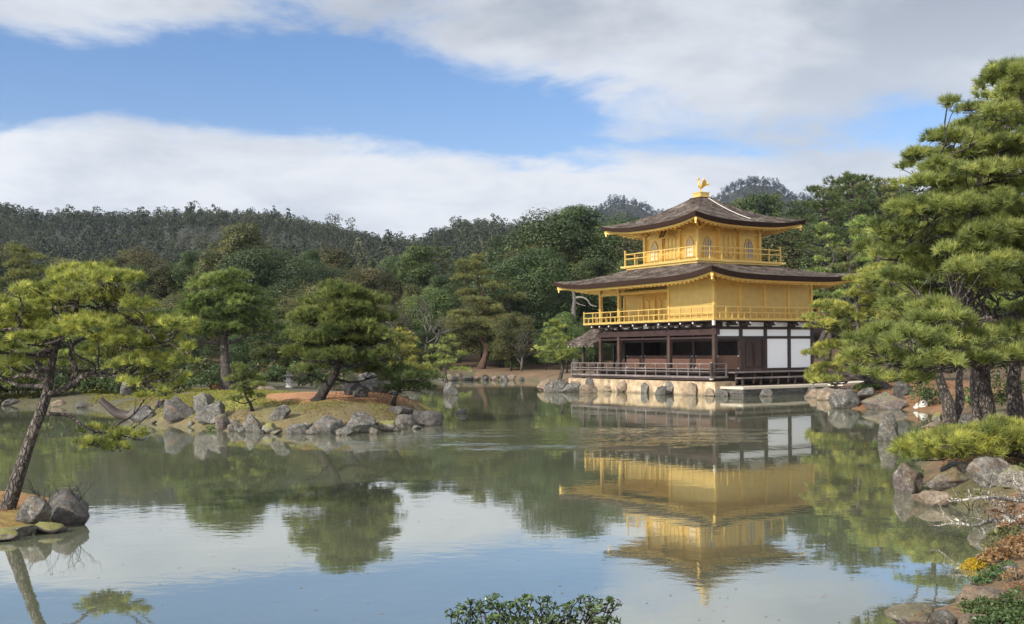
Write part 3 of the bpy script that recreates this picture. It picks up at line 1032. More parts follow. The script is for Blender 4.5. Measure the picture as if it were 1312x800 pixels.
CX, CY = -LS / 2, LE / 2
lo_roof, PL = hip_roof('lower_roof', CX, CY, LS / 2 + 2.45, LE / 2 + 2.45, 3.55, 3.55, 7.34, 8.42, .42, .30, LS / 2 + .02, LE / 2 + .02, 7.26, curve=.35)
s3_ = 5.44 / 2
hi_roof, PH = hip_roof('upper_roof', CX, CY, s3_ + 2.2, s3_ + 2.2, .62, .62, 11.04, 13.08, .42, .27, s3_ + .02, s3_ + .02, 11.02, curve=.42)
for sx_, sy_ in ((1, -1), (-1, -1), (1, 1), (-1, 1)):
    part('hip_beam', MB().bar((CX + sx_ * (LS / 2 - .1), CY + sy_ * (LE / 2 - .1), 7.12), (CX + sx_ * (LS / 2 + 2.2), CY + sy_ * (LE / 2 + 2.2), 7.26), .17, .2), G, lo_roof)
    part('hip_beam', MB().bar((CX + sx_ * (s3_ - .1), CY + sy_ * (s3_ - .1), 10.85), (CX + sx_ * (s3_ + 1.98), CY + sy_ * (s3_ + 1.98), 11.0), .15, .19), G, hi_roof)
    for zz_, q, rf in ((6.98, Vector((CX + sx_ * (LS / 2 + 2.12), CY + sy_ * (LE / 2 + 2.12), 0)), lo_roof), (10.74, Vector((CX + sx_ * (s3_ + 1.9), CY + sy_ * (s3_ + 1.9), 0)), hi_roof)):
        part('wind_bell', MB().lathe((q.x, q.y, zz_), [(.075, 0), (.065, .12), (.05, .2), (.015, .25)], 10), G, rf)
# copper strip of the lightning conductor on the side slope
pts = [PH(0, .18, 1 - i / 9 * .78) + Vector((0, 0, .03)) for i in range(10)]
part('conductor_strip', MB().tube(pts, .02, 5), MAT['metal_cap'], hi_roof)

# --- top storey
b3 = s3_ + 1.047
part('upper_balcony', MB().box(CX - b3 + .12, CX + b3 - .12, CY - b3 + .12, CY + b3 - .12, 8.2, 8.50).box(CX - b3, CX + b3, CY - b3, CY + b3, 8.505, 8.64), G)
railing('upper_railing', [(CX + b3 - .08, CY + b3 - .08), (CX - b3 + .08, CY + b3 - .08), (CX - b3 + .08, CY - b3 + .08), (CX + b3 - .08, CY - b3 + .08), (CX + b3 - .08, CY + b3 - .08)],
        8.64, (9.44, 9.12), 1.05, G, wd=.065, post_top=9.72, closed=True)
for sx_, sy_ in ((1, -1), (-1, -1), (1, 1), (-1, 1)):
    part('balcony_beam_end', MB().bar((CX + sx_ * (b3 - .3), CY + sy_ * (b3 - .3), 8.52), (CX + sx_ * (b3 + .16), CY + sy_ * (b3 + .16), 8.57), .13, .13), G)
ZT = 11.05
part('upper_wall', MB().box(CX - s3_ + .08, CX + s3_ - .08, CY - s3_ + .08, CY + s3_ - .08, 8.645, ZT), G)
bay = 5.44 / 3
frames = [((1, 0), (0, 1)), ((0, 1), (-1, 0)), ((-1, 0), (0, -1)), ((0, -1), (1, 0))]
for k, ((n0, n1), (t0, t1)) in enumerate(frames):
    def Q(s, z, d=0.0):
        r_ = s3_ - .08 + d
        return Vector((CX + n0 * r_ + t0 * s, CY + n1 * r_ + t1 * s, z))
    for j in range(3):
        s = -s3_ + j * bay
        p = Q(s, 8.645, .08 if j else .08)
        part('upper_post', MB().box(p.x - .1, p.x + .1, p.y - .1, p.y + .1, 8.645, ZT - .05), G)
        br = MB()
        br.bar(Q(s, 10.72, .15), Q(s, 10.92, .75), .12, .14)
        br.bar(Q(s - .35, 10.74, .17), Q(s + .35, 10.74, .17), .1, .12)
        part('upper_bracket', br, G)
    part('tie_beam', MB().bar(Q(-s3_, 10.5, .04), Q(s3_, 10.5, .04), .08, .12).bar(Q(-s3_, 8.8, .04), Q(s3_, 8.8, .04), .07, .16), G)
    for s in (-bay, bay):
        # bell-shaped window
        outl = [(-.40, 8.95), (-.38, 9.45), (-.34, 9.80), (-.22, 10.05), (-.10, 10.16), (0, 10.24), (.10, 10.16), (.22, 10.05), (.34, 9.80), (.38, 9.45), (.40, 8.95)]
        fm = MB()
        for p_, q_ in zip(outl[:-1], outl[1:]):
            fm.bar(Q(s + p_[0], p_[1], .035), Q(s + q_[0], q_[1], .035), .07, .06, up=(n0, n1, 0))
        fm.bar(Q(s - .44, 8.92, .04), Q(s + .44, 8.92, .04), .07, .06)
        wdw = part('bell_window', fm, G)
        pn = MB()
        pn.add([Q(s + x_ * .97, z_, .012) for x_, z_ in outl], [tuple(range(len(outl)))])
        part('window_pane', pn, MAT['window_paper'], wdw)
        lt = MB()
        for dx_ in (-.2, .2):
            lt.bar(Q(s + dx_, 8.95, .02), Q(s + dx_, 10.0, .02), .022, .02)
        for zz_ in (9.2, 9.45, 9.7, 9.9):
            lt.bar(Q(s - .34, zz_, .02), Q(s + .34, zz_, .02), .02, .022)
        lt.bar(Q(s, 8.95, .022), Q(s, 10.2, .022), .05, .02)
        part('window_lattice', lt, MAT['window_lattice'] if k in (0,) else G, wdw)
    dr = MB()
    for i in range(4):
        s0 = -.78 + i * .39
        for z0_, z1_ in ((8.95, 9.65), (9.72, 10.36)):
            for u0, u1 in (((s0 + .02, z0_), (s0 + .37, z0_)), ((s0 + .37, z0_), (s0 + .37, z1_)), ((s0 + .37, z1_), (s0 + .02, z1_)), ((s0 + .02, z1_), (s0 + .02, z0_))):
                dr.bar(Q(u0[0], u0[1], .03), Q(u1[0], u1[1], .03), .045, .04, up=(n0, n1, 0))
    part('panel_door', dr, G)
# name board under the front eave
pb = link('name_board', None, PV)
pb.location = (CX - .05, CY - s3_ - .55, 10.66)
pb.rotation_euler = (R(62), 0, 0)
part('board_panel', MB().box(-.26, .26, -.40, .40, -.02, .02), MAT['black_lacquer'], pb)
part('board_frame', MB().box(-.33, -.262, -.46, .46, -.03, .04).box(.262, .33, -.46, .46, -.03, .04).box(-.26, .26, .402, .46, -.03, .04).box(-.26, .26, -.46, -.402, -.03, .04), G, pb)
try:
    cu = bpy.data.curves.new('board_lettering', 'FONT')
    cu.body = '\u7a76\n\u7adf\n\u9802'
    cu.size = .25
    cu.space_line = .95
    cu.align_x, cu.align_y = 'CENTER', 'CENTER'
    cu.extrude = .006
    to = bpy.data.objects.new('board_lettering', cu)
    COL.objects.link(to)
    bpy.context.view_layer.update()
    me_ = bpy.data.meshes.new_from_object(to.evaluated_get(bpy.context.evaluated_depsgraph_get()))
    bpy.data.objects.remove(to)
    me_.materials.clear()
    me_.materials.append(G)
    lo_ = link('board_lettering', me_, pb)
    lo_.location = (0, 0, .028)
except Exception as e:
    print('lettering', e)

# --- finial and bronze-gilt bird
part('roof_cap', MB().box(CX - .56, CX + .56, CY - .56, CY + .56, 13.05, 13.17), MAT['eave_edge'], hi_roof)
fin = part('finial_base', MB().box(CX - .43, CX + .43, CY - .43, CY + .43, 13.172, 13.24).box(CX - .38, CX + .38, CY - .38, CY + .38, 13.241, 13.48).box(CX - .42, CX + .42, CY - .42, CY + .42, 13.481, 13.53), G, hi_roof)
bd = MB()
f = Vector((0, -1, 0))                                         # faces the pond
o = Vector((CX, CY, 0))
Bp = lambda a_, b_, z_: o + Vector((a_ * .8, b_ * .8, 13.52 + (z_ - 13.56) * .95))
bd.tube([Bp(.07, 0, 13.56), Bp(.07, .02, 13.78), Bp(.05, .03, 13.98)], [.035, .03, .045], 6)
bd.tube([Bp(-.07, 0, 13.56), Bp(-.07, .02, 13.78), Bp(-.05, .03, 13.98)], [.035, .03, .045], 6)
bd.tube([Bp(0, .30, 14.10), Bp(0, .2, 14.04), Bp(0, .05, 14.0), Bp(0, -.10, 14.02), Bp(0, -.2, 14.12), Bp(0, -.24, 14.28), Bp(0, -.18, 14.42), Bp(0, -.2, 14.52), Bp(0, -.30, 14.55), Bp(0, -.38, 14.53)],
        [.05, .10, .14, .135, .09, .055, .045, .06, .045, .008], 10)
bd.bar(Bp(0, -.2, 14.56), Bp(0, -.12, 14.68), .02, .05)
for sg in (1, -1):
    ws = [Bp(sg * .10, -.08, 14.05), Bp(sg * .32, -.10, 14.42), Bp(sg * .40, .02, 14.58), Bp(sg * .43, .14, 14.44), Bp(sg * .40, .24, 14.30), Bp(sg * .30, .28, 14.14), Bp(sg * .12, .16, 13.98)]
    bd.add([p for p in ws] + [p + Vector((sg * .035, 0, -.02)) for p in ws],
           [tuple(range(7)), tuple(range(7, 14))[::-1]] + [(i, (i + 1) % 7, 7 + (i + 1) % 7, 7 + i) for i in range(7)])
for an in (-.5, -.25, 0, .25, .5):
    tl = [Bp(0, .22, 14.06), Bp(math.sin(an) * .3, .42, 14.22), Bp(math.sin(an) * .5, .66, 14.34 - abs(an) * .1), Bp(math.sin(an) * .55, .74, 14.22 - abs(an) * .1), Bp(math.sin(an) * .3, .46, 14.08)]
    bd.add(tl + [p + Vector((.03, 0, -.02)) for p in tl], [(0, 1, 2, 3, 4), (9, 8, 7, 6, 5)] + [(i, (i + 1) % 5, 5 + (i + 1) % 5, 5 + i) for i in range(5)])
part('bird_statue', bd, MAT['gold_leaf'], hi_roof)

# --- little fishing annex on the west side
ax0, ax1 = -14.3, -11.9
for a, b in ((ax0 + .1, .3), (ax0 + .1, 3.1), (-12.1, 3.1)):
    part('annex_post', MB().box(a - .09, a + .09, b - .09, b + .09, .6, 3.55), DW)
part('annex_beam', MB().box(ax0 - .1, -11.85, .22, .38, 3.2, 3.36).box(ax0 - .1, -11.85, 3.02, 3.18, 3.2, 3.36).box(ax0 + .02, ax0 + .18, .1, 3.3, 3.36, 3.5), DW)
rf = MB()
rg = 4.42
n_ = 8
def rprof(u):        # u 0 eave .. 1 ridge
    return 3.36 + (rg - 3.36) * (.55 * u + .45 * u * u)
secs = []
for a in (ax0 - .9, ax0 - .3, -13, -11.78):
    lift_ = .10 if a < ax0 - .5 else 0
    secs.append([(a, 1.7 - 2.3 * (1 - u / n_), rprof(u / n_) + lift_ * (1 - u / n_)) for u in range(n_ + 1)] + [(a, 1.7 + 2.3 * (u / n_), rprof(1 - u / n_) + lift_ * (u / n_)) for u in range(1, n_ + 1)])
nn_ = len(secs[0])
vs = [p for s in secs for p in s]
nb = len(vs)
vs += [(x_, y_, z_ - .2) for x_, y_, z_ in vs]
fs = []
for i in range(len(secs) - 1):
    for j in range(nn_ - 1):
        q = (i * nn_ + j, i * nn_ + j + 1, (i + 1) * nn_ + j + 1, (i + 1) * nn_ + j)
        fs += [q, tuple(nb + v for v in q[::-1])]
    for j in (0, nn_ - 1):
        fs.append((i * nn_ + j, (i + 1) * nn_ + j, nb + (i + 1) * nn_ + j, nb + i * nn_ + j))
for i in (0, len(secs) - 1):
    for j in range(nn_ - 1):
        fs.append((i * nn_ + j, i * nn_ + j + 1, nb + i * nn_ + j + 1, nb + i * nn_ + j))
rf.add(vs, fs)
ar_ = part('annex_roof', rf, MAT['bark_shingle'])
for a in np.arange(ax0 - .75, -11.8, .42):
    part('rafter_end', MB().box(a, a + .09, -.5, -.38, 3.08, 3.17), MAT['metal_cap'], ar_)
railing('annex_railing', [(ax0 + .1, 3.1), (-12.0, 3.1)], 1.18, (1.95, 1.6), .8, DW)

# --- embankment and landing
ew = MB()
ew.box(-14.6, 0.85, -.78, .9, -.6, .85)
eo = thing('earth_embankment', pav(-6, -.6), 'pale cream earth wall between boulders under the veranda of the golden pavilion', 'embankment')
eo.rotation_euler = (0, 0, PV.rotation_euler.z)
o_ = ew.build('wall', MAT['earth_wall'], eo)
o_.location = (6, .6, 0)
lo = thing('stone_landing', pav(1.9, 4), 'low boat landing with pale top and dark edge beside the white panelled pavilion wall', 'landing')
lo.rotation_euler = (0, 0, PV.rotation_euler.z)
o_ = MB().box(.87, 2.85, -.4, 8.3, .44, .58).build('top_slab', MAT['pale_slab'], lo)
o_.location = (-1.9, -4, 0)
o_ = MB().box(.87, 2.76, -.3, 8.2, -.6, .20).build('base_course', MAT['dark_stone'], lo)
o_.location = (-1.9, -4, 0)
o_ = MB().box(.87, 2.80, -.35, 8.25, .205, .438).build('edge_course', MAT['dark_stone'], lo)
o_.location = (-1.9, -4, 0)

# ------------------------------------------------------------------ placing on the ground
_YY = np.concatenate([np.arange(5, 60, .05), np.arange(60, 260, .2)])


def ground_at(px, py):
    """first point of the ground or water seen at a pixel"""
    u, v = unroll(px, py)
    x = u * _YY / FPX
    z = CAMH - v * _YY / FPX
    h = np.maximum(height(x, _YY), 0.0)
    k = np.argmax(z <= h)
    if z[k] > h[k]:
        k = len(_YY) - 1
    return Vector((x[k], _YY[k], h[k]))


# ------------------------------------------------------------------ rocks
def rock_mesh(name, sx_, sy_, sz_, seed, m, sub=4, cuts=15, rough=.10):
    rnd = random.Random(seed)
    bm = bmesh.new()
    bmesh.ops.create_icosphere(bm, subdivisions=sub, radius=1)
    planes = []
    for _ in range(cuts):
        n = Vector((rnd.gauss(0, 1), rnd.gauss(0, 1), rnd.gauss(0.1, .8))).normalized()
        planes.append((n, rnd.uniform(.45, .84)))
    off = Vector((rnd.random() * 50, rnd.random() * 50, rnd.random() * 50))
    for v in bm.verts:
        p = v.co.copy()
        for n, d in planes:
            k = p.dot(n) - d
            if k > 0:
                p -= n * k * .985
        nn = mnoise.noise(p * 1.3 + off) * rough * 1.6 + mnoise.noise(p * 3.3 + off) * rough * .7 + mnoise.noise(p * 8 + off) * rough * .28
        p += p.normalized() * nn
        v.co = Vector((p.x * sx_, p.y * sy_, p.z * sz_))
    for f in bm.faces:
        f.smooth = True
    me = bpy.data.meshes.new(name)
    bm.to_mesh(me)
    bm.free()
    me.materials.append(MAT[m])
    return me


_rs = [100]


def rock(px, pyb, wpx, hpx, label, m='grey_stone', group=None, deep=.75, lean=0.0, cat='rock', name='rock', seed=None):
    c = ground_at(px, pyb)
    Yd = c.y
    wd, ht = wpx * Yd / FPX, hpx * Yd / FPX
    _rs[0] += 1
    me = rock_mesh(name, wd / 1.52, wd / 1.52 * deep, ht / 1.32, seed or _rs[0], m, sub=4 if wpx > 16 else 3)
    o = link(name, me)
    o.location = (c.x, c.y + wd * .3 * deep, c.z + ht * .32)
    o.rotation_euler = (0, lean, random.Random(_rs[0]).uniform(-.5, .5))
    tag(o, label, cat, group)
    return o


# ------------------------------------------------------------------ foliage builders
def unit(a):
    return a / np.maximum(np.linalg.norm(a, axis=-1, keepdims=True), 1e-9)


def needle_tris(P, D, k, L, wd, cone, rng):
    """k thin needles fanning out of every tuft"""
    n = len(P)
    a = np.radians(rng.uniform(8, cone, (n, k)))
    ph = rng.uniform(0, 2 * np.pi, (n, k))
    D = unit(D)
    ref = np.where(np.abs(D[:, 2:3]) < .9, np.array([[0, 0, 1.]]), np.array([[1., 0, 0]]))
    A = unit(np.cross(D, ref))
    B = np.cross(D, A)
    d = (D[:, None] * np.cos(a)[..., None] + (A[:, None] * np.cos(ph)[..., None] + B[:, None] * np.sin(ph)[..., None]) * np.sin(a)[..., None])
    ln = L * rng.uniform(.7, 1.1, (n, k, 1))
    side = unit(np.cross(d, rng.normal(size=(n, k, 3)))) * wd / 2
    base = P[:, None] + D[:, None] * rng.uniform(-.35, .1, (n, k, 1)) * L
    tip = base + d * ln
    V = np.stack([base - side, base + side, tip], 2).reshape(-1, 3)
    F = np.arange(len(V)).reshape(-1, 3)
    return V, F


def pad_tufts(c, rx, ry, rz, spacing, rng, dens=1.0, under=.25):
    """tufts of one foliage pad: a flattened heap of smaller clumps"""
    m = max(5, int(7 * dens * (rx * ry) ** .5 / max(spacing * 2.2, .01) * .85))
    m = min(m, 34)
    r = np.sqrt(rng.random(m)) * .85
    a = rng.uniform(0, 2 * np.pi, m)
    S = np.stack([r * np.cos(a) * rx, r * np.sin(a) * ry, (1 - r ** 2) * rz * .55 + rng.normal(0, .22, m) * rz], 1)
    sr = np.minimum(rx, ry) * rng.uniform(.26, .46, m)
    P, D, T = [], [], []
    for i in range(m):
        n = max(5, int(dens * 2.4 * np.pi * sr[i] ** 2 / spacing ** 2))
        d = unit(rng.normal(size=(n, 3)))
        low = d[:, 2] < -under
        d[low, 2] *= -1
        q = d * sr[i] * rng.uniform(.55, 1.05, (n, 1)) * np.array([1, 1, min(1.0, 1.25 * rz / rx + .25)])
        P.append(c + S[i] + q)
        out_ = unit(S[i] * np.array([1, 1, .6]) + 1e-6)
        D.append(d * .7 + out_ * .45 + np.array([0, 0, .55]))
        T.append(np.clip(.45 + rng.normal(0, .16) + rng.normal(0, .17, n), 0, 1))
    return np.concatenate(P), np.concatenate(D), np.concatenate(T)


def poly_at(pts, t):
    """point at parameter t (0..1) of a polyline"""
    n = len(pts) - 1
    x = min(max(t * n, 0), n - 1e-6)
    i = int(x)
    return pts[i].lerp(pts[i + 1], x - i)


def smooth_path(pts, n=4):
    """Catmull-Rom through the points"""
    P = [pts[0] * 2 - pts[1]] + list(pts) + [pts[-1] * 2 - pts[-2]]
    o = []
    for i in range(1, len(P) - 2):
        for k in range(n):
            t = k / n
            a, b, c, d = P[i - 1], P[i], P[i + 1], P[i + 2]
            o.append(.5 * ((2 * b) + (c - a) * t + (2 * a - 5 * b + 4 * c - d) * t * t + (3 * b - a - 3 * c + d) * t ** 3))
    o.append(pts[-1].copy())
    return o


def pine(label, base, trunk, r0, r1, pads, needles='needles_green', L=.16, k=18, wd=.016, spacing=.17, dens=1.0, cone=75,
         group=None, seed=1, limbs=(), bark_m='bark', name='pine_tree', cat='pine tree', twig=True, branch_r=1.0, under=.25):
    """trunk: world points from the root up; pads: (centre, rx, ry, rz)"""
    rng = np.random.default_rng(seed)
    rnd = random.Random(seed)
    root = thing(name, base, label, cat, group)
    B = Vector(base)
    tp = smooth_path([Vector(p) for p in trunk], 4)
    n = len(tp)
    rad = [r0 + (r1 - r0) * (i / (n - 1)) ** .8 for i in range(n)]
    rad[0] *= 1.35
    rad[1] *= 1.12
    tm = MB()
    tm.tube([p - B for p in tp], rad, 12, rough=.25)
    tm.build('trunk', MAT[bark_m], root, smooth=True)
    bmb = MB()
    feeders = [(p, rad[i]) for i, p in enumerate(tp) if i > n * .28]
    for lp, la, lb in limbs:
        lpts = smooth_path([Vector(p) for p in lp], 4)
        lr = [la + (lb - la) * i / (len(lpts) - 1) for i in range(len(lpts))]
        bmb.tube([p - B for p in lpts], lr, 8, rough=.25)
        feeders += list(zip(lpts[1:], lr[1:]))
    Ps, Ds, Ts = [], [], []
    for c, rx, ry, rz in pads:
        c = Vector(c)
        best = min(feeders, key=lambda f: (f[0] - c).length + max(0, f[0].z - c.z + .1) * 1.6)
        s, sr = best
        e = c - Vector((0, 0, rz * .35))
        dist = (e - s).length
        w1 = Vector((rnd.gauss(0, .10), rnd.gauss(0, .10), rnd.gauss(-.02, .07))) * dist
        w2 = Vector((rnd.gauss(0, .08), rnd.gauss(0, .08), rnd.gauss(-.05, .05))) * dist
        pth = smooth_path([s, s.lerp(e, .35) + w1, s.lerp(e, .7) + w2, e], 3)
        ra = min(sr * .62, .03 + dist * .022) * branch_r
        rr_ = [ra + (.010 * branch_r + .004 - ra) * i / (len(pth) - 1) for i in range(len(pth))]
        bmb.tube([p - B for p in pth], rr_, 6, rough=.2)
        if twig:
            for _ in range(5 if rx > .5 else 3):
                a = rnd.uniform(0, 6.28)
                q = c + Vector((math.cos(a) * rx * .7, math.sin(a) * ry * .7, rnd.uniform(-.2, .3) * rz))
                st = pth[-rnd.randint(1, min(5, len(pth)))]
                md = st.lerp(q, .5) + Vector((rnd.gauss(0, .05), rnd.gauss(0, .05), rnd.gauss(0, .05))) * rx
                bmb.tube([st - B, md - B, q - B], [ra * .4 + .004, ra * .25 + .004, .004], 4)
        P, D, T = pad_tufts(np.array(c - B), rx, ry, rz, spacing, rng, dens, under)
        Ps.append(P)
        Ds.append(D)
        Ts.append(T)
    bmb.build('branches', MAT[bark_m], root, smooth=True)
    P, D, T = np.concatenate(Ps), np.concatenate(Ds), np.concatenate(Ts)
    V, F = needle_tris(P, D, k, L, wd, cone, rng)
    me = np_mesh('crown', V, F, MAT[needles], np.repeat(T, k * 3))
    link('crown', me, root)
    return root


def px_pads(lst, Yd, rng, spread, ry=.85, grow=1.2):
    o = []
    for q in lst:
        px, py, a, b = q[:4]
        dy = q[4] if len(q) > 4 else rng.uniform(-spread, spread)
        y = Yd + dy
        a, b = a * grow, b * grow * .96
        o.append((at(px, py, y), a * y / FPX, a * y / FPX * ry, b * y / FPX))
    return o


def auto_pads(top, wid, hgt, n, rng, flat=.22, droop=0.0):
    """layered pads round a vertical axis, measured from the crown's foot (0) to its top (hgt)"""
    o = []
    for i in range(n):
        f = (i + .5) / n
        z = hgt * (.08 + .9 * f)
        env = wid / 2 * (math.sin(math.pi * min(1, .22 + f * .75)) ** .8)
        a = i * 2.4 + rng.uniform(-.5, .5)
        r = env * rng.uniform(.35, .8) * (1 - .3 * f)
        s = wid * rng.uniform(.20, .30) * (1 - .45 * f)
        o.append((Vector((math.cos(a) * r, math.sin(a) * r, z - droop * r)), s, s, s * flat * 1.7))
    o.append((Vector((0, 0, hgt * .97)), wid * .13, wid * .13, wid * .06))
    return o


def auto_pine(label, px, pyb, ytop, wpx, Yd, n, needles, group=None, seed=1, crown_from=.35, lean=0.0, L=.3, k=9, wd=.05, spacing=.34, flat=.22, dens=1.0, bark_m='bark', name='pine_tree'):
    rng = np.random.default_rng(seed)
    b = at(px, pyb, Yd)
    b.z = max(gz(b.x, b.y), 0)
    tz = at(px, ytop, Yd).z
    h = tz - b.z
    wid = wpx * Yd / FPX
    cf = h * crown_from
    pads = []
    axis_ = lambda z: Vector((lean * z + .06 * h * math.sin(z * 1.1 + seed), .04 * h * math.cos(z * .9 + seed), 0))
    for c, a, bb, cc in auto_pads(0, wid, h - cf, n, rng, flat):
        z = cf + c.z
        pads.append((b + axis_(z) + Vector((c.x, c.y, z)), a, bb, cc))
    tr = [b + axis_(z) * (z > 0) + Vector((0, 0, z)) for z in [h * i / 5 * .95 for i in range(6)]]
    tr[0] = b - Vector((0, 0, .15))
    return pine(label, b, tr, .028 * h + .03, .03, pads, needles, L, k, wd, spacing, dens, group=group, seed=seed, bark_m=bark_m, twig=False, name=name)


def leaf_quads(P, N, size, rng, jit=.7, aspect=.6):
    n = len(P)
    N = unit(N + rng.normal(size=(n, 3)) * jit)
    A = unit(np.cross(N, rng.normal(size=(n, 3))))
    Bv = np.cross(N, A)
    s = size * rng.uniform(.6, 1.25, (n, 1))
    V = np.stack([P - A * s, P - Bv * s * aspect + A * s * .1, P + A * s, P + Bv * s * aspect + A * s * .1], 1).reshape(-1, 3)
    return V, np.arange(len(V)).reshape(-1, 4)


def lump_crown(rng, w_, h_, nl, per, leaf, shape='round', jit=.8, lo=.15, hi=.26, tn=.16):
    """leaf quads heaped in lumps; foot of the crown at z = 0"""
    Ps, Ns, Ts = [], [], []
    skew = rng.uniform(-.12, .12, 2) * w_
    for i in range(nl):
        u = (i + rng.random()) / nl
        a = rng.uniform(0, 2 * np.pi)
        lr = rng.uniform(lo, hi) * w_
        if shape == 'cone':
            z = u ** 1.3
            env = (1 - z) * .95 + .05
            lr *= .55 + .7 * (1 - z)
        elif shape == 'tall':
            z = u
            env = np.sin(np.pi * (.12 + .8 * z)) ** .7 * (1 - .25 * z)
        else:
            z = u
            env = np.sqrt(max(0.02, 1 - ((z - .42) / .6) ** 2))
        env *= 1 + .30 * np.sin(2.3 * a + 5 * z + skew[0]) + .2 * np.sin(5 * a - 7 * z)
        r = env * w_ / 2 * np.sqrt(rng.uniform(.35, 1)) * .85
        c = np.array([r * np.cos(a) + skew[0] * z, r * np.sin(a) + skew[1] * z, z * h_ * .88 + .06 * h_])
        n = int(per * (lr / (.2 * w_)) ** 2) + 4
        d = unit(rng.normal(size=(n, 3)))
        d[:, 2] = np.where(d[:, 2] < -.45, -d[:, 2], d[:, 2])
        lum = unit(rng.normal(size=(6, 3)))
        bumpy = 1 + .28 * np.max(d @ lum.T, axis=1) ** 2
        Ps.append(c + d * (lr * rng.uniform(.7, 1.0, n) * bumpy)[:, None] * np.array([1, 1, .8]))
        Ns.append(d + np.array([0, 0, .35]))
        Ts.append(np.clip(.42 + rng.normal(0, .2) + rng.normal(0, tn, n), 0, 1))
    P, N, T = np.concatenate(Ps), np.concatenate(Ns), np.concatenate(Ts)
    V, F = leaf_quads(P, N, leaf, rng, jit)
    return V, F, np.repeat(T, 4)


def twigs(mb, p, d, L, r, depth, rnd, up=.25, spread=.7, nb=(2, 3), seg=5, taper=.62, shrink=.72, kink=.16):
    pts, rr_ = [p], [r]
    n = 3
    for i in range(n):
        d = (d + Vector((rnd.gauss(0, kink), rnd.gauss(0, kink), rnd.gauss(up * .25, kink)))).normalized()
        pts.append(pts[-1] + d * L / n)
        rr_.append(r * (1 - (1 - taper) * (i + 1) / n))
    mb.tube(pts, rr_, seg if depth > 1 else 4)
    if depth <= 0:
        return
    for i in range(rnd.randint(*nb)):
        s = pts[rnd.choice([1, 2, 3, 3])]
        nd = (d + Vector((rnd.gauss(0, spread), rnd.gauss(0, spread), rnd.gauss(up, spread * .6)))).normalized()
        twigs(mb, s, nd, L * shrink * rnd.uniform(.7, 1.1), r * taper * .8, depth - 1, rnd, up, spread, nb, seg, taper, shrink, kink)


def leafy_shrub(label, base, clumps, leaf, per, m, cat='shrub', group=None, seed=1, name='shrub', stems=True, jit=.9, aspect=.45, stem_m='dark_bark', stem_r=.012):
    """clumps: (centre, rx, rz)"""
    rng = np.random.default_rng(seed)
    rnd = random.Random(seed)
    root = thing(name, base, label, cat, group)
    B = Vector(base)
    Ps, Ns, Ts = [], [], []
    sm = MB()
    for c, rx, rz in clumps:
        c = Vector(c)
        n = int(per * 3.2 * (rx / leaf) ** 2) + 6
        d = unit(rng.normal(size=(n, 3)))
        d[:, 2] = np.where(d[:, 2] < -.4, -d[:, 2], d[:, 2])
        Ps.append(np.array(c - B) + d * rng.uniform(.4, 1.0, (n, 1)) ** .6 * np.array([rx, rx, rz]))
        Ns.append(d * .6 + np.array([0, 0, .7]))
        Ts.append(np.clip(.45 + rng.normal(0, .12) + rng.normal(0, .2, n), 0, 1))
        if stems:
            md = B.lerp(c, .55) + Vector((rnd.gauss(0, .12), rnd.gauss(0, .12), 0)) * (c - B).length
            sm.tube([p - B for p in smooth_path([B - Vector((0, 0, .05)), md, c], 3)], [stem_r * (1 - .8 * i / 6) for i in range(7)], 6, rough=.2)
            for _ in range(4):
                q = c + Vector((rnd.gauss(0, .5) * rx, rnd.gauss(0, .5) * rx, rnd.gauss(.1, .4) * rz))
                sm.tube([c - B - Vector((0, 0, rz * .3)), q - B], [stem_r * .3, stem_r * .12], 4)
    P, N, T = np.concatenate(Ps), np.concatenate(Ns), np.concatenate(Ts)
    V, F = leaf_quads(P, N, leaf / 2, rng, jit, aspect)
    link('foliage', np_mesh('foliage', V, F, MAT[m], np.repeat(T, 4)), root)
    if stems:
        sm.build('stems', MAT[stem_m], root, smooth=True)
    return root

# ================================================================== hillside forest (reads as one mass)
rng = np.random.default_rng(5)
tmpl = []
for s in range(7):
    sh = ['round', 'round', 'tall', 'cone', 'round', 'tall', 'round'][s]
    tmpl.append(lump_crown(np.random.default_rng(40 + s), [.95, .8, .55, .5, 1.0, .6, .75][s], 1.0, 12, 17, .052, sh, .5, .13, .25, .07))


def forest_mesh(name, px0, px1, y0, y1, gap, hgt, mt, keep=None, lo=.55, hi=1.3):
    xs_, ys_ = [], []
    y = y0
    while y < y1:
        g_ = gap(y)
        xa, xb = (px0 - 656) * y / FPX, (px1 - 656) * y / FPX
        n = int((xb - xa) / g_) + 1
        xs_.append(xa + (np.arange(n) + rng.uniform(-.45, .45, n)) * g_)
        ys_.append(y + rng.uniform(-.5, .5, n) * g_)
        y += g_ * .95
    x, y = np.concatenate(xs_), np.concatenate(ys_)
    if keep is not None:
        k = keep(x, y)
        x, y = x[k], y[k]
    z = height(x, y)
    n = len(x)
    ti = rng.integers(0, len(tmpl), n)
    Vs, Fs, Ts, base = [], [], [], 0
    patch = vnoise(x, y, 1 / 38) * .5 + vnoise(x, y, 1 / 11) * .25
    for i in range(n):
        V, F, T = tmpl[ti[i]]
        h = hgt(y[i]) * rng.uniform(lo, hi) * (1.45 if rng.random() < .07 else 1)
        a = rng.uniform(0, 6.28)
        c_, s_ = math.cos(a), math.sin(a)
        wv = np.stack([(V[:, 0] * c_ - V[:, 1] * s_) * h + x[i], (V[:, 0] * s_ + V[:, 1] * c_) * h + y[i], V[:, 2] * h + z[i] + h * .12], 1)
        Vs.append(wv)
        Fs.append(F + base)
        base += len(V)
        Ts.append(np.clip(T + patch[i] * 1.5 + rng.normal(0, .2), 0, 1))
    o = link(name, np_mesh(name, np.concatenate(Vs), np.concatenate(Fs), MAT[mt], np.concatenate(Ts)))
    print(name, n, 'trees')
    return o


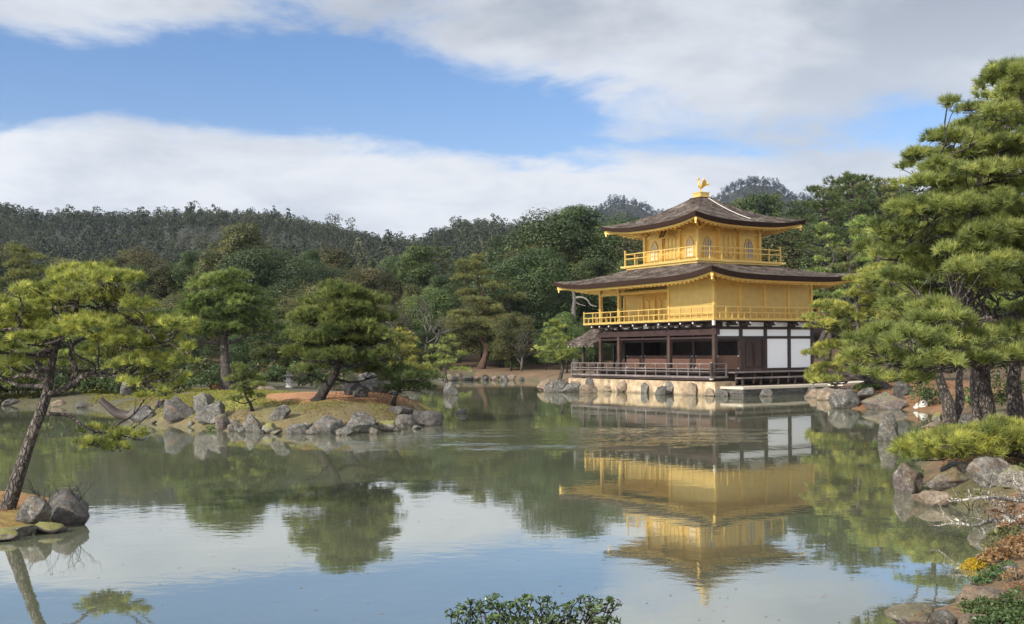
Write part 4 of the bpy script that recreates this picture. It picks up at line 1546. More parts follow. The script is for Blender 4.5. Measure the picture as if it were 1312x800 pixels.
o = forest_mesh('hillside_forest', -180, 760, 200, 735, lambda y: 4.2 + y / 230, lambda y: 5.2 + y / 520, 'hill_leaf')
tag(o, 'dense dark wood covering the hillside behind the pond', 'forest', kind='stuff')
o = forest_mesh('hillside_forest', 760, 1420, 190, 520, lambda y: 8.5, lambda y: 8, 'hill_leaf')
tag(o, 'dark wood on the slope behind the pavilion', 'forest', kind='stuff')
o = forest_mesh('hillside_forest', 690, 1120, 1180, 1440, lambda y: 7.0, lambda y: 7.5, 'far_hazed_leaf', keep=lambda x, y: height(x, y) > 60)
tag(o, 'wood covering the two far rounded hilltops, haze blue mixed into its leaf colour', 'forest', kind='stuff')

# ================================================================== trees of the wooded belt
def variant(kind, seed, mt, w_, h_, nl, per, leaf, trunk_h, shape):
    """a master tree kept at the first place it is used"""
    rg = np.random.default_rng(seed)
    V, F, T = lump_crown(rg, w_, h_, int(nl * 1.9), int(per * .95), leaf, shape, .42, .075, .20, .10)
    V = V + np.array([0, 0, trunk_h])
    cm = np_mesh('crown', V, F, MAT[mt], T)
    rnd = random.Random(seed)
    mb = MB()
    tp = [Vector((0, 0, -.4))]
    for i in range(5):
        tp.append(tp[-1] + Vector((rnd.gauss(0, .12), rnd.gauss(0, .12), (trunk_h + h_ * .75 + .4) / 5)))
    mb.tube(tp, [.24 - .035 * i for i in range(6)], 8, rough=.2)
    for i in range(9):
        s = poly_at(tp, rnd.uniform(.4, .95))
        a = rnd.uniform(0, 6.28)
        e = s + Vector((math.cos(a) * w_ * .36, math.sin(a) * w_ * .36, rnd.uniform(.1, .25) * h_))
        mb.tube([s, s.lerp(e, .5) + Vector((0, 0, .2)), e], [.08, .05, .015], 5)
    return cm, mb


VAR = {}
for key, args in {
    'dark0': ('leaf_dark', 11, 13, 60, 693, .125, 2.6, 'round'), 'dark1': ('leaf_dark', 9.5, 16, 64, 630, .125, 2.8, 'tall'), 'dark2': ('leaf_dark', 12.5, 12, 66, 672, .125, 2.4, 'round'),
    'olive0': ('leaf_olive', 11, 13, 62, 693, .125, 2.4, 'round'), 'olive1': ('leaf_olive', 9.0, 15, 60, 630, .125, 2.6, 'tall'), 'olive2': ('leaf_olive', 13, 12.5, 72, 693, .125, 2.2, 'round'),
    'green0': ('leaf_green', 10, 13, 60, 672, .125, 2.4, 'round'), 'green1': ('leaf_green', 8.6, 15, 58, 630, .125, 2.4, 'tall'),
    'cedar0': ('leaf_dark', 7.0, 18, 84, 462, .125, 2.0, 'cone'), 'cedar1': ('leaf_green', 6.6, 17, 84, 462, .125, 2.0, 'cone'),
}.items():
    cm, mb = variant(key, sum(map(ord, key)), *args)
    VAR[key] = dict(cm=cm, mb=mb, h=args[2] + args[6], tm=None)

SPEC = {'dark': ('evergreen_tree', 'dark glossy evergreen tree', 'tree'), 'olive': ('broadleaf_tree', 'olive brown broadleaf tree', 'tree'),
        'green': ('broadleaf_tree', 'mid green broadleaf tree', 'tree'), 'cedar': ('cedar_tree', 'narrow cone-shaped cedar', 'cedar'), 'bare': ('bare_tree', 'leafless grey twiggy tree', 'bare tree'),
        'tallpine': ('tall_pine_tree', 'tall thin-crowned pine', 'pine tree')}


def place(key, px, ytop, Yd, label, group=None, wscale=1.0, seed=0):
    v = VAR[key]
    b = at(px, 470, Yd)
    b.z = gz(b.x, b.y)
    h = max(2.0, at(px, ytop, Yd).z - b.z)
    kind = key.rstrip('0123456789')
    root = thing(SPEC[kind][0], b, label, SPEC[kind][2], group)
    s = h / v['h']
    root.scale = (s * wscale, s * wscale, s)
    root.rotation_euler = (0, 0, (px * 1.7 + seed) % 6.28)
    if v['tm'] is None:
        t_ = v['mb'].build('trunk', MAT[v.get('bark', 'dark_bark')], root, smooth=True)
        v['tm'] = t_.data
    else:
        link('trunk', v['tm'], root)
    if v['cm'] is not None:
        link('crown', v['cm'], root)
    return root


# leafless trees and tall pines as further kinds
for i in range(3):
    rnd = random.Random(300 + i)
    mb = MB()
    tp = [Vector((0, 0, -.3)), Vector((.1, 0, 1.2)), Vector((.05, .1, 2.4))]
    mb.tube(tp, [.17, .14, .11], 7)
    for j in range(6):
        a = j * 1.05 + rnd.uniform(-.3, .3)
        twigs(mb, tp[rnd.choice([1, 2, 2])], Vector((math.cos(a) * .8, math.sin(a) * .8, rnd.uniform(.5, 1.1))).normalized(), 2.3, .075, 4, rnd, up=.3, spread=.55, nb=(2, 3), seg=4, shrink=.70)
    zmax = max(p[2] for p in mb.v)
    VAR['bare%d' % i] = dict(cm=None, mb=mb, h=zmax, tm=None, bark='grey_twig')
for i in range(3):
    rg = np.random.default_rng(70 + i)
    rnd = random.Random(70 + i)
    mb = MB()
    h = 16.0
    tp = [Vector((.25 * math.sin(z * .35 + i), .25 * math.cos(z * .3 + i), z)) for z in np.linspace(-.4, h * .97, 8)]
    mb.tube(tp, [.30 - .034 * j for j in range(8)], 8, rough=.2)
    Ps, Ds, Ts = [], [], []
    for j in range(26):
        f = .42 + .56 * (j + rnd.random()) / 26
        s = poly_at(tp, f)
        a = j * 2.39 + rnd.uniform(-.4, .4)
        ln = 3.0 * math.sin(math.pi * min(.97, (f - .30) / .74)) * rnd.uniform(.55, 1.05) + .25
        e = s + Vector((math.cos(a) * ln, math.sin(a) * ln, rnd.uniform(.0, .5) * ln))
        mb.tube([s, s.lerp(e, .5) - Vector((0, 0, .08 * ln)), e], [.085, .05, .012], 5)
        for q, sz in ((e, 1.0), (s.lerp(e, .55), .8)):
            P, D, T = pad_tufts(np.array(q), .95 * sz, .95 * sz, .45 * sz, .40, rg, .9)
            Ps.append(P), Ds.append(D), Ts.append(T)
    P, D, T = np.concatenate(Ps), np.concatenate(Ds), np.concatenate(Ts)
    V, F = needle_tris(P, D, 8, .36, .065, 80, rg)
    VAR['tallpine%d' % i] = dict(cm=np_mesh('crown', V, F, MAT['needles_dark' if i < 2 else 'needles_olive'], np.repeat(T, 24)), mb=mb, h=h + .3, tm=None, bark='bark')

# the profile the tree tops make against hill and sky
TOPS = np.array([(-150, 300), (0, 305), (40, 318), (90, 330), (130, 335), (190, 318), (250, 325), (290, 304), (320, 292), (350, 308), (400, 322), (440, 324), (480, 318), (520, 316),
                 (560, 318), (610, 318), (640, 295), (665, 285), (700, 282), (730, 268), (760, 270), (800, 285), (860, 300), (900, 290), (940, 262), (990, 252), (1030, 240), (1060, 236),
                 (1090, 222), (1120, 230), (1150, 226), (1200, 225), (1260, 240), (1312, 245), (1480, 250)], float)


def zone(px):
    for lim, s in ((70, 'above the layered pine left of the leaning one'), (225, 'above and behind the leaning pine'), (345, 'behind the tall islet pine'), (505, 'behind the round islet pine'),
                   (600, 'left of the reddish layered pine'), (700, 'right of the reddish layered pine'), (800, 'beside the pavilion annex'),
                   (1000, 'behind the pavilion roofs'), (1100, 'beside the upper pavilion roof')):
        if px < lim:
            return s
    return 'behind the great pine'


rw = ('hindmost row', 'middle row', 'foremost row')
rnd = random.Random(21)
for row, (Yd, drop, step) in enumerate(((168, 0, 29), (143, 22, 31), (125, 50, 34))):
    px = -110 + row * 9
    while px < 1430:
        right = px > 620
        pick = rnd.random()
        if row == 0:
            key = rnd.choice(['dark0', 'dark1', 'olive1', 'green1', 'cedar0', 'tallpine0', 'dark1', 'cedar1']) if right else rnd.choice(['dark1', 'olive0', 'olive1', 'dark1', 'cedar0', 'green1', 'cedar0', 'tallpine1'])
            if px > 1010:
                key = rnd.choice(['tallpine0', 'tallpine1', 'tallpine2', 'dark1', 'tallpine1', 'cedar0'])
        elif row == 1:
            key = rnd.choice(['dark1', 'olive1', 'olive2', 'green1', 'dark2', 'bare0', 'olive1', 'dark1', 'cedar1', 'tallpine0'])
        else:
            key = rnd.choice(['olive1', 'green0', 'dark1', 'olive2', 'bare1', 'dark0', 'green1', 'bare2', 'cedar0', 'dark1'])
        top = float(np.interp(px, TOPS[:, 0], TOPS[:, 1])) + drop * rnd.uniform(.8, 1.35) + rnd.uniform(-9, 14)
        if key.startswith('bare'):
            top += 25
        yd = Yd + rnd.uniform(-7, 7)
        kind = key.rstrip('0123456789')
        if not (row == 2 and 1000 < px < 1200):
            place(key, px + rnd.uniform(-6, 6), top, yd, '%s, %s, %s' % (SPEC[kind][1], rw[row], zone(px)), '%ss of the wooded belt' % SPEC[kind][1], rnd.uniform(.95, 1.3), seed=row)
        px += step * rnd.uniform(.75, 1.25)

# dark dense trees that close the view right behind the islet and along the far bank
for i, (px, top, Yd, key, lb) in enumerate(((-20, 410, 88, 'dark1', 'dark tree low behind the crown edge of the leaning pine'), (60, 420, 90, 'dark0', 'dark low tree behind the bare lower branches of the leaning pine'),
        (135, 415, 88, 'green0', 'dull green tree filling the gap under the leaning pine crown'), (195, 420, 92, 'dark2', 'dark round tree between the leaning pine and the tall islet pine'),
        (245, 425, 90, 'dark0', 'dark tree just left of the tall islet pine trunk'), (325, 420, 95, 'dark2', 'dark tree between the tall and the round islet pines'),
        (372, 410, 98, 'green1', 'dull green tree directly above the stone lantern'), (440, 425, 103, 'dark0', 'dark tree directly behind the round islet pine trunk'),
        (480, 420, 112, 'dark2', 'dark low tree behind the golden yellow pine'), (545, 425, 118, 'dark0', 'dark low tree between golden yellow pine and reddish layered pine'),
        (640, 430, 119, 'dark2', 'dark low tree under the reddish layered pine'), (700, 420, 112, 'dark1', 'dark tree behind the small layered pine by the annex'), (765, 405, 112, 'dark0', 'dark tree seen through the open annex bay'))):
    place(key, px, top, Yd, lb, wscale=1.35, seed=i)

# a few that stand out on their own
place('olive1', 318, 286, 150, 'big olive brown tree whose crown stands highest before the ridge', wscale=1.25)
place('olive1', 268, 322, 138, 'brownish broad tree beside the highest olive crown, above the leaning pine', wscale=1.3)
place('dark1', 745, 264, 140, 'tallest dark evergreen against the sky next to the upper pavilion roof', wscale=1.2)
place('dark0', 700, 278, 138, 'dark bushy evergreen against the sky, second crown from the upper pavilion roof', wscale=1.25)
place('tallpine1', 1092, 212, 128, 'tallest thin pine against the sky between bird-topped roof and great pine', wscale=1.1)
place('tallpine0', 1060, 232, 122, 'thin pine with pale bare trunk behind the upper roof corner')
place('tallpine2', 1132, 220, 132, 'broad-topped tall pine against the sky touching the great pine', wscale=1.35)
place('bare0', 455, 385, 116, 'pale grey leafless tree between the round pine and the layered far pine', wscale=1.2)
place('bare1', 548, 372, 117, 'silver leafless tree left of the reddish layered pine', wscale=1.3)
place('bare2', 110, 325, 128, 'grey leafless tree above the crown of the leaning pine', wscale=1.3)
place('bare1', 668, 420, 112, 'low reddish grey leafless tree on the far shore near the pavilion annex', wscale=1.5)
place('olive0', 655, 402, 113.5, 'rounded olive tree overhanging the far shore near the pavilion', wscale=1.15)
place('green0', 726, 402, 105, 'mid green tree in front of the dead tree, behind the small layered pine', wscale=1.1)
place('bare2', 690, 335, 126, 'tall leafless tree with crooked pale limbs beside the lower pavilion roof', wscale=1.1)

# ================================================================== pines of the far shore and the islets
auto_pine('great layered pine with reddish olive pads and straight trunk on the far shore', 616, 478, 330, 104, 117, 17, 'needles_olive', seed=31, crown_from=.22, bark_m='red_bark', flat=.16)
auto_pine('small layered pine with pale trunk on the rocks left of the veranda', 716, 487, 412, 66, 85, 16, 'needles_green', seed=32, crown_from=.28, L=.26, spacing=.28, flat=.16)
auto_pine('golden yellow layered pine on the rocks behind the grassy islet', 515, 494, 423, 80, 80, 18, 'needles_yellow', seed=33, crown_from=.15, L=.26, spacing=.28, flat=.16)
auto_pine('green layered pine right of the golden yellow pine', 572, 484, 432, 66, 104, 11, 'needles_green', seed=34, crown_from=.14, flat=.16)
auto_pine('broad olive layered pine standing behind and above the leaning pine', 22, 470, 318, 120, 92, 15, 'needles_olive', seed=35, crown_from=.25, flat=.16)
auto_pine('mid green layered pine behind the leaning pine trunk', 85, 490, 395, 110, 78, 12, 'needles_green', seed=36, crown_from=.15, L=.26, spacing=.3, flat=.16)
auto_pine('low green pine on the bank at the water behind the leaning trunk', -5, 520, 425, 110, 62, 11, 'needles_green', seed=37, crown_from=.15, L=.22, spacing=.24, flat=.2)
auto_pine('dark pine between the leaning pine crown and the tall islet pine', 215, 505, 400, 80, 72, 11, 'needles_dark', seed=38, crown_from=.2, L=.24, spacing=.26)
auto_pine('dark spreading pine behind the stone lantern', 352, 488, 400, 84, 88, 12, 'needles_dark', seed=39, crown_from=.15, L=.28, spacing=.3)
auto_pine('pale green layered pine beside the upper balcony of the pavilion', 1062, 400, 288, 90, 100, 14, 'needles_green', seed=40, crown_from=.2, flat=.17)
auto_pine('light green layered pine between the pavilion and the great pine', 1118, 400, 280, 100, 92, 15, 'needles_green', seed=41, crown_from=.2, flat=.17)
auto_pine('olive layered pine directly behind the lower roof corner', 1085, 430, 318, 80, 96, 12, 'needles_olive', seed=42, crown_from=.2, flat=.17)
auto_pine('pale green pine low behind the crown of the bright landing pine', 1150, 440, 310, 100, 84, 14, 'needles_green', seed=43, crown_from=.2, flat=.18)

prng = np.random.default_rng(77)
# tall pine of the islet
Yd = 66.0
b = at(291, 494, Yd)
b.z = gz(b.x, b.y)
pine('tall pine with thick straight grey trunk and layered dark crown on the grassy islet', b,
     [b - Vector((0, 0, .2)), at(290, 478, Yd), at(288, 455, Yd), at(287, 437, Yd), at(289, 415, Yd + .4), at(285, 385, Yd), at(290, 360, Yd)], .40, .07,
     px_pads([(273, 368, 30, 10), (306, 376, 28, 9), (288, 360, 26, 9), (250, 398, 26, 9), (315, 392, 28, 9), (266, 408, 28, 9), (316, 410, 28, 9), (240, 420, 27, 9), (287, 424, 28, 9), (330, 414, 22, 8), (345, 424, 18, 7),
              (282, 388, 30, 9), (258, 384, 20, 8), (298, 402, 22, 8), (265, 430, 24, 8), (320, 428, 22, 7), (235, 405, 18, 7)], Yd, prng, 1.3),
     'needles_mid', L=.24, k=11, wd=.034, spacing=.25, dens=1.05, seed=51,
     limbs=[([at(287, 440, Yd), at(270, 439, Yd - .3), at(250, 436, Yd - .5), at(236, 425, Yd - .6)], .15, .05), ([at(288, 440, Yd), at(305, 436, Yd + .2), at(325, 424, Yd + .4)], .14, .05)])
# round pine of the islet
Yd = 42.5
b = ground_at(408, 513)
Yd = b.y
print('round pine at', Yd)
pine('full rounded green pine with dark leaning trunk on the brown mound of the islet', b,
     [b - Vector((.1, 0, .15)), at(415, 502, Yd), at(424, 488, Yd), at(432, 474, Yd), at(434, 455, Yd), at(430, 425, Yd), at(434, 395, Yd)], .21, .05,
     px_pads([(434, 383, 36, 13), (406, 393, 26, 11), (464, 392, 30, 12), (396, 412, 28, 12), (435, 410, 38, 13), (474, 414, 32, 12), (386, 434, 26, 11), (420, 436, 36, 13), (464, 438, 36, 12), (494, 434, 20, 10),
              (391, 458, 27, 11), (425, 460, 30, 11), (460, 464, 34, 11), (488, 458, 22, 10), (396, 477, 18, 7), (478, 480, 24, 8), (448, 425, 36, 13), (410, 450, 30, 12), (440, 400, 30, 12), (478, 448, 26, 11)], Yd, prng, 1.3),
     'needles_mid', L=.19, k=14, wd=.021, spacing=.165, dens=1.1, seed=52, bark_m='dark_bark')
# little pine at the islet edge
b = ground_at(324, 527)
Yd = b.y
pine('small young pine with open layered crown at the front edge of the grassy islet', b,
     [b - Vector((0, 0, .1)), at(321, 518, Yd), at(315, 508, Yd), at(312, 495, Yd), at(309, 480, Yd)], .07, .02,
     px_pads([(309, 476, 13, 6), (319, 484, 15, 6), (304, 489, 15, 6), (322, 496, 17, 6), (307, 503, 15, 5), (303, 512, 11, 4), (327, 510, 12, 5), (313, 485, 12, 5)], Yd, prng, .35),
     'needles_mid', L=.15, k=12, wd=.02, spacing=.14, seed=53, bark_m='dark_bark')
# dark low pine at the islet's right end
b = ground_at(503, 520)
Yd = b.y
pine('low dark pine leaning over the pointed tip of the grassy islet', b,
     [b - Vector((0, 0, .1)), at(506, 510, Yd), at(512, 500, Yd), at(518, 490, Yd)], .10, .03,
     px_pads([(512, 479, 22, 8), (531, 486, 25, 8), (500, 490, 18, 8), (546, 484, 18, 7), (515, 500, 20, 7), (530, 497, 22, 7), (497, 502, 12, 6)], Yd, prng, .7),
     'needles_dark', L=.18, k=12, wd=.022, spacing=.17, seed=54, bark_m='dark_bark')

# leaning pine at the left, near the viewer
Yd = 18.6
b = at(10, 658, Yd)
b.z = gz(b.x, b.y)
print('leaning pine at', Yd, b.z)
def split_pads(lst, rg, k=2):
    o_ = []
    for q in lst:
        for i in range(k):
            o_.append((q[0] + (i - (k - 1) / 2) * q[2] * .75 + rg.uniform(-5, 5), q[1] + rg.uniform(-7, 7), q[2] * rg.uniform(.55, .78), q[3] * rg.uniform(.8, 1.15)) + tuple(q[4:5]))
    return o_


pine('leaning pine with curved grey trunk and bright yellow green crown on a small mossy islet', b,
     [at(4, 664, Yd), at(11, 648, Yd), at(28, 597, Yd), at(44, 550, Yd), at(60, 505, Yd), at(66, 470, Yd), at(72, 443, Yd), at(84, 425, Yd + .1), at(96, 405, Yd), at(100, 380, Yd - .1), at(110, 360, Yd)], .135, .022,
     px_pads(split_pads([(112, 350, 44, 13), (150, 362, 38, 12), (84, 368, 32, 12), (36, 384, 36, 14), (4, 394, 40, 13), (60, 404, 44, 13), (120, 394, 44, 13), (162, 394, 36, 12), (190, 418, 38, 11), (100, 428, 42, 12), (30, 426, 44, 12),
              (-12, 424, 40, 13), (150, 434, 40, 12), (204, 444, 36, 11), (226, 470, 28, 11), (185, 466, 38, 12), (214, 490, 24, 8), (150, 462, 34, 10), (-25, 450, 40, 12), (80, 386, 34, 11), (135, 375, 34, 11), (178, 488, 26, 8),
              (145, 566, 32, 9, .2), (120, 574, 24, 8, -.1), (168, 567, 26, 9, .1), (128, 555, 26, 8, .3), (150, 582, 20, 6, 0), (10, 410, 40, 12), (-15, 440, 40, 12), (45, 445, 36, 10), (70, 420, 36, 11), (-10, 470, 36, 11), (30, 468, 30, 10), (170, 445, 34, 10), (120, 412, 34, 10), (205, 480, 26, 9), (234, 424, 24, 9), (238, 450, 22, 9), (212, 424, 30, 9), (224, 497, 20, 8), (196, 506, 24, 7), (60, 375, 30, 10), (135, 350, 30, 9)], prng), Yd, prng, 1.0, grow=1.1),
     'needles_bright', L=.115, k=20, wd=.0105, spacing=.098, dens=1.0, seed=55,
     limbs=[([at(63, 505, Yd), at(88, 496, Yd - .1), at(112, 480, Yd - .2), at(152, 483, Yd - .3), at(178, 489, Yd - .4)], .065, .025),
            ([at(90, 495, Yd - .1), at(97, 475, Yd), at(90, 455, Yd + .1), at(96, 440, Yd + .2), at(120, 430, Yd + .3)], .055, .022),
            ([at(60, 530, Yd), at(90, 533, Yd + .1), at(110, 548, Yd + .1), at(138, 556, Yd + .2)], .04, .018),
            ([at(72, 443, Yd), at(50, 430, Yd - .2), at(20, 422, Yd - .3), at(-10, 425, Yd - .4)], .05, .02),
            ([at(96, 405, Yd), at(140, 400, Yd - .2), at(180, 415, Yd - .3), at(205, 440, Yd - .3)], .045, .018)])

# ================================================================== right bank pines
Yd = 54.0
b = ground_at(1152, 513)
pine('bright yellow green pine with leaning trunk spreading over the boat landing', b,
     [b - Vector((0, 0, .2)), at(1138, 500, Yd), at(1118, 487, Yd), at(1108, 465, Yd), at(1100, 435, Yd), at(1098, 400, Yd), at(1096, 370, Yd)], .30, .06,
     px_pads([(1058, 397, 24, 9), (1040, 411, 16, 7), (1100, 379, 22, 9), (1104, 361, 22, 9), (1128, 368, 30, 12), (1122, 350, 20, 8), (1060, 420, 28, 8), (1100, 404, 34, 11), (1140, 390, 34, 13), (1045, 456, 20, 8), (1076, 446, 28, 9), (1042, 489, 17, 9),
              (1060, 476, 26, 9), (1086, 466, 28, 9), (1110, 440, 28, 10), (1094, 426, 28, 9), (1064, 491, 20, 7), (1130, 425, 28, 10), (1126, 456, 26, 9), (1106, 476, 20, 7), (1150, 415, 28, 10), (1135, 345, 24, 9), (1085, 410, 24, 9)], Yd, prng, 1.8, grow=1.08),
     'needles_yellow', L=.21, k=13, wd=.026, spacing=.20, dens=1.0, seed=56)
Yd = 25.0
b = at(1264, 545, Yd)
b.z = gz(b.x, b.y)
print('great pine foot', b)
GP = [(1250, 345, 34, 12, -3), (1264, 368, 30, 11, -3), (1236, 350, 28, 11, -3.4), (1278, 190, 34, 12, -2), (1262, 222, 34, 12, -2.2), (1242, 268, 34, 12, -2.4), (1272, 262, 34, 12, -2), (1262, 305, 34, 12, -2.6), (1240, 325, 34, 12, -2.8), (1278, 340, 36, 12, -2.6), (1222, 300, 34, 12, -2),
      (1200, 400, 32, 11, -3), (1285, 300, 36, 12, -2.4), (1295, 225, 36, 13, -2), (1208, 240, 32, 11, -1.5), (1180, 265, 32, 11, -1.5), (1150, 330, 30, 11, -1.5), (1165, 360, 32, 11, -2.2), (1120, 300, 24, 9, -1), (1112, 318, 20, 8, -1),
      (1098, 438, 18, 8, -4), (1092, 460, 18, 9, -4), (1108, 482, 20, 8, -4), (1142, 486, 26, 7, -4), (1180, 488, 26, 7, -4), (1270, 375, 26, 10, -1.5), (1285, 112, 34, 13), (1306, 100, 34, 14), (1300, 145, 36, 14), (1278, 150, 30, 12), (1245, 182, 34, 12), (1285, 186, 38, 13), (1210, 218, 34, 11), (1240, 250, 38, 13), (1195, 275, 36, 12), (1225, 292, 38, 13), (1160, 312, 34, 12), (1200, 325, 38, 13), (1190, 355, 36, 12), (1245, 338, 36, 13), (1295, 98, 36, 14), (1312, 125, 30, 14), (1272, 132, 27, 11), (1214, 132, 15, 5), (1234, 142, 24, 8), (1262, 165, 38, 13), (1302, 166, 36, 14), (1222, 182, 32, 10), (1192, 202, 30, 9), (1168, 216, 18, 7), (1255, 202, 38, 13),
      (1298, 206, 38, 14), (1226, 226, 36, 12), (1184, 238, 32, 9), (1265, 240, 40, 14), (1308, 246, 38, 14), (1212, 264, 40, 13), (1162, 272, 32, 10), (1252, 280, 40, 14), (1302, 286, 38, 14), (1142, 300, 30, 11), (1186, 302, 36, 12),
      (1232, 316, 40, 13), (1282, 324, 40, 14), (1132, 326, 26, 10), (1172, 336, 36, 12), (1216, 350, 40, 13), (1266, 356, 34, 12), (1306, 346, 34, 13), (1142, 362, 30, 11), (1190, 382, 36, 13), (1290, 372, 30, 10), (1160, 400, 30, 12),
      (1200, 416, 38, 13, -3.5), (1136, 432, 30, 11, -3.5), (1172, 440, 36, 13, -4.5), (1126, 456, 24, 10, -4), (1216, 446, 38, 13, -4), (1262, 436, 36, 12, -3), (1304, 428, 34, 13, -2.5), (1152, 468, 30, 11, -4), (1196, 470, 34, 11, -4.5),
      (1244, 464, 32, 10, -3.5), (1292, 458, 32, 11, -3), (1110, 440, 18, 8, -3), (1326, 200, 40, 14), (1330, 300, 40, 14), (1335, 400, 40, 14, -2), (1330, 460, 30, 11, -2), (1205, 335, 34, 12, 2), (1155, 380, 30, 11, 3)]
pine('great tall pine with thick dark trunk and wide dense crown, biggest tree of all', b,
     [b - Vector((0, 0, .3)), at(1259, 520, Yd), at(1256, 485, Yd), at(1256, 445, Yd), at(1246, 410, Yd), at(1240, 380, Yd), at(1252, 330, Yd), at(1266, 280, Yd), at(1280, 215, Yd), at(1290, 150, Yd), at(1296, 110, Yd)], .29, .035,
     px_pads(GP, Yd, prng, 2.4, grow=1.17), 'needles_green', L=.19, k=22, wd=.0165, spacing=.165, dens=1.15, seed=57,
     limbs=[([at(1250, 402, Yd), at(1262, 407, Yd - .4), at(1288, 408, Yd - .6), at(1306, 396, Yd - .6), at(1320, 380, Yd - .5)], .12, .06),
            ([at(1256, 470, Yd), at(1235, 462, Yd - 1.5), at(1205, 474, Yd - 3), at(1170, 470, Yd - 4)], .12, .04),
            ([at(1252, 330, Yd), at(1220, 325, Yd - .5), at(1180, 320, Yd - .8), at(1150, 320, Yd - 1)], .09, .03),
            ([at(1266, 280, Yd), at(1230, 262, Yd), at(1195, 258, Yd - .4), at(1165, 262, Yd - .6)], .08, .025),
            ([at(1280, 215, Yd), at(1250, 205, Yd + .3), at(1215, 203, Yd), at(1180, 212, Yd)], .07, .02)], branch_r=1.1)
Yd = 24.2
b = at(1301, 545, Yd)
b.z = gz(b.x, b.y)
pine('pine with straight pale grey trunk beside the great dark-trunked pine', b,
     [b - Vector((0, 0, .3)), at(1300, 515, Yd), at(1299, 480, Yd), at(1304, 440, Yd), at(1318, 380, Yd), at(1335, 320, Yd)], .20, .07,
     px_pads([(1320, 420, 34, 12), (1345, 350, 40, 14), (1335, 300, 40, 14), (1350, 260, 40, 14), (1312, 446, 30, 10), (1340, 450, 34, 12)], Yd, prng, 1.2),
     'needles_green', L=.18, k=18, wd=.017, spacing=.18, seed=58)
Yd = 33.0
b = ground_at(1219, 541)
b = at(1219, 541, Yd)
b.z = gz(b.x, b.y)
pine('pine with short forked trunk beside the great dark-trunked pine', b,
     [b - Vector((0, 0, .3)), at(1215, 520, Yd), at(1208, 497, Yd), at(1200, 470, Yd), at(1196, 430, Yd), at(1192, 390, Yd)], .24, .06,
     px_pads([(1200, 456, 36, 11), (1180, 428, 32, 11), (1226, 436, 32, 11), (1210, 398, 36, 13), (1170, 388, 28, 11), (1160, 352, 30, 11), (1195, 352, 32, 11), (1250, 400, 32, 12), (1290, 395, 36, 12), (1270, 420, 30, 11)], Yd, prng, 1.5),
     'needles_green', L=.2, k=14, wd=.021, spacing=.2, seed=59,
     limbs=[([at(1221, 536, Yd + .3), at(1230, 515, Yd + .4), at(1229, 490, Yd + .4), at(1232, 460, Yd + .4)], .17, .08)])
Yd = 20.8
b = ground_at(1330, 600)
pine('low spreading pine with a flat bright mass of needles over the shore rocks', b,
     [b - Vector((0, 0, .2)), at(1325, 590, Yd), at(1300, 582, Yd), at(1270, 578, Yd), at(1235, 578, Yd)], .09, .03,
     px_pads([(1184, 578, 30, 11), (1228, 566, 38, 13), (1274, 560, 42, 13), (1312, 566, 40, 14), (1208, 588, 30, 8), (1254, 580, 38, 10), (1296, 580, 38, 11), (1168, 588, 18, 6), (1205, 570, 30, 10), (1250, 562, 34, 11)], Yd, prng, .6),
     'needles_yellow', L=.17, k=22, wd=.0125, spacing=.125, seed=60, name='pine_tree')

# ================================================================== rocks
# grassy islet, along the front edge from left to right
rock(181, 540, 40, 22, 'low dark rock under the leaning pine branch, first in the islet shore', 'dark_stone')
rock(224, 541, 44, 30, 'dark slab-faced rock left of the two big lichened boulders', 'dark_stone', deep=.6)
rock(259, 532, 36, 38, 'tall lichened boulder, the upper one of the big pair on the islet', 'grey_stone')
rock(268, 546, 42, 32, 'big pale grey boulder in front of the tall lichened one', 'grey_stone')
rock(284, 551, 22, 22, 'reddish grey rock at the foot of the big pale boulder', 'brown_stone')
rock(304, 553, 16, 11, 'small pale rock between the reddish rock and the square upright one', 'grey_stone')
rock(320, 553, 24, 25, 'squarish grey rock under the small young pine', 'grey_stone', deep=.6)
rock(344, 555, 30, 12, 'flat low rock right of the squarish one', 'mossy_stone')
rock(358, 539, 22, 20, 'leaning pale rock half buried in the lawn edge', 'grey_stone', lean=.3)
rock(379, 556, 38, 15, 'long flat lichened rock in the middle of the islet shore', 'grey_stone')
rock(415, 557, 40, 24, 'broad rounded pale boulder in front of the round pine', 'grey_stone', deep=.8)
rock(441, 558, 18, 12, 'little pale rock right of the broad pale boulder', 'grey_stone')
rock(463, 555, 42, 29, 'domed grey boulder with rusty foot on the islet shore', 'grey_stone', deep=.8)
rock(497, 553, 34, 18, 'mossy grey rock right of the domed boulder', 'mossy_stone')
rock(520, 550, 26, 18, 'grey rock left of the end rock of the islet', 'grey_stone')
rock(545, 546, 36, 24, 'big dark grey rock closing the pointed tip of the islet', 'dark_stone')
rock(514, 533, 34, 14, 'dark rock under the low dark pine', 'dark_stone')
rock(203, 524, 12, 13, 'small upright dark stone on the bank beside the slab-faced rock', 'dark_stone')
rock(186, 532, 16, 14, 'dark tilted stone beside the small upright one', 'dark_stone', lean=.5)
SM = 'small stones between the boulders of the islet shore'
_r = random.Random(31)
for px, py in ((196, 543), (243, 547), (296, 553), (309, 556), (333, 556), (352, 557), (398, 557), (434, 558), (447, 557), (480, 557), (509, 553), (533, 550), (484, 545), (300, 545), (392, 548)):
    rock(px, py, _r.uniform(8, 15), _r.uniform(5, 10), 'small %s stone wedged between the boulders of the islet shore' % ('grey' if px % 2 else 'brown'), 'grey_stone' if px % 2 else 'brown_stone', SM, lean=_r.uniform(-.3, .3))
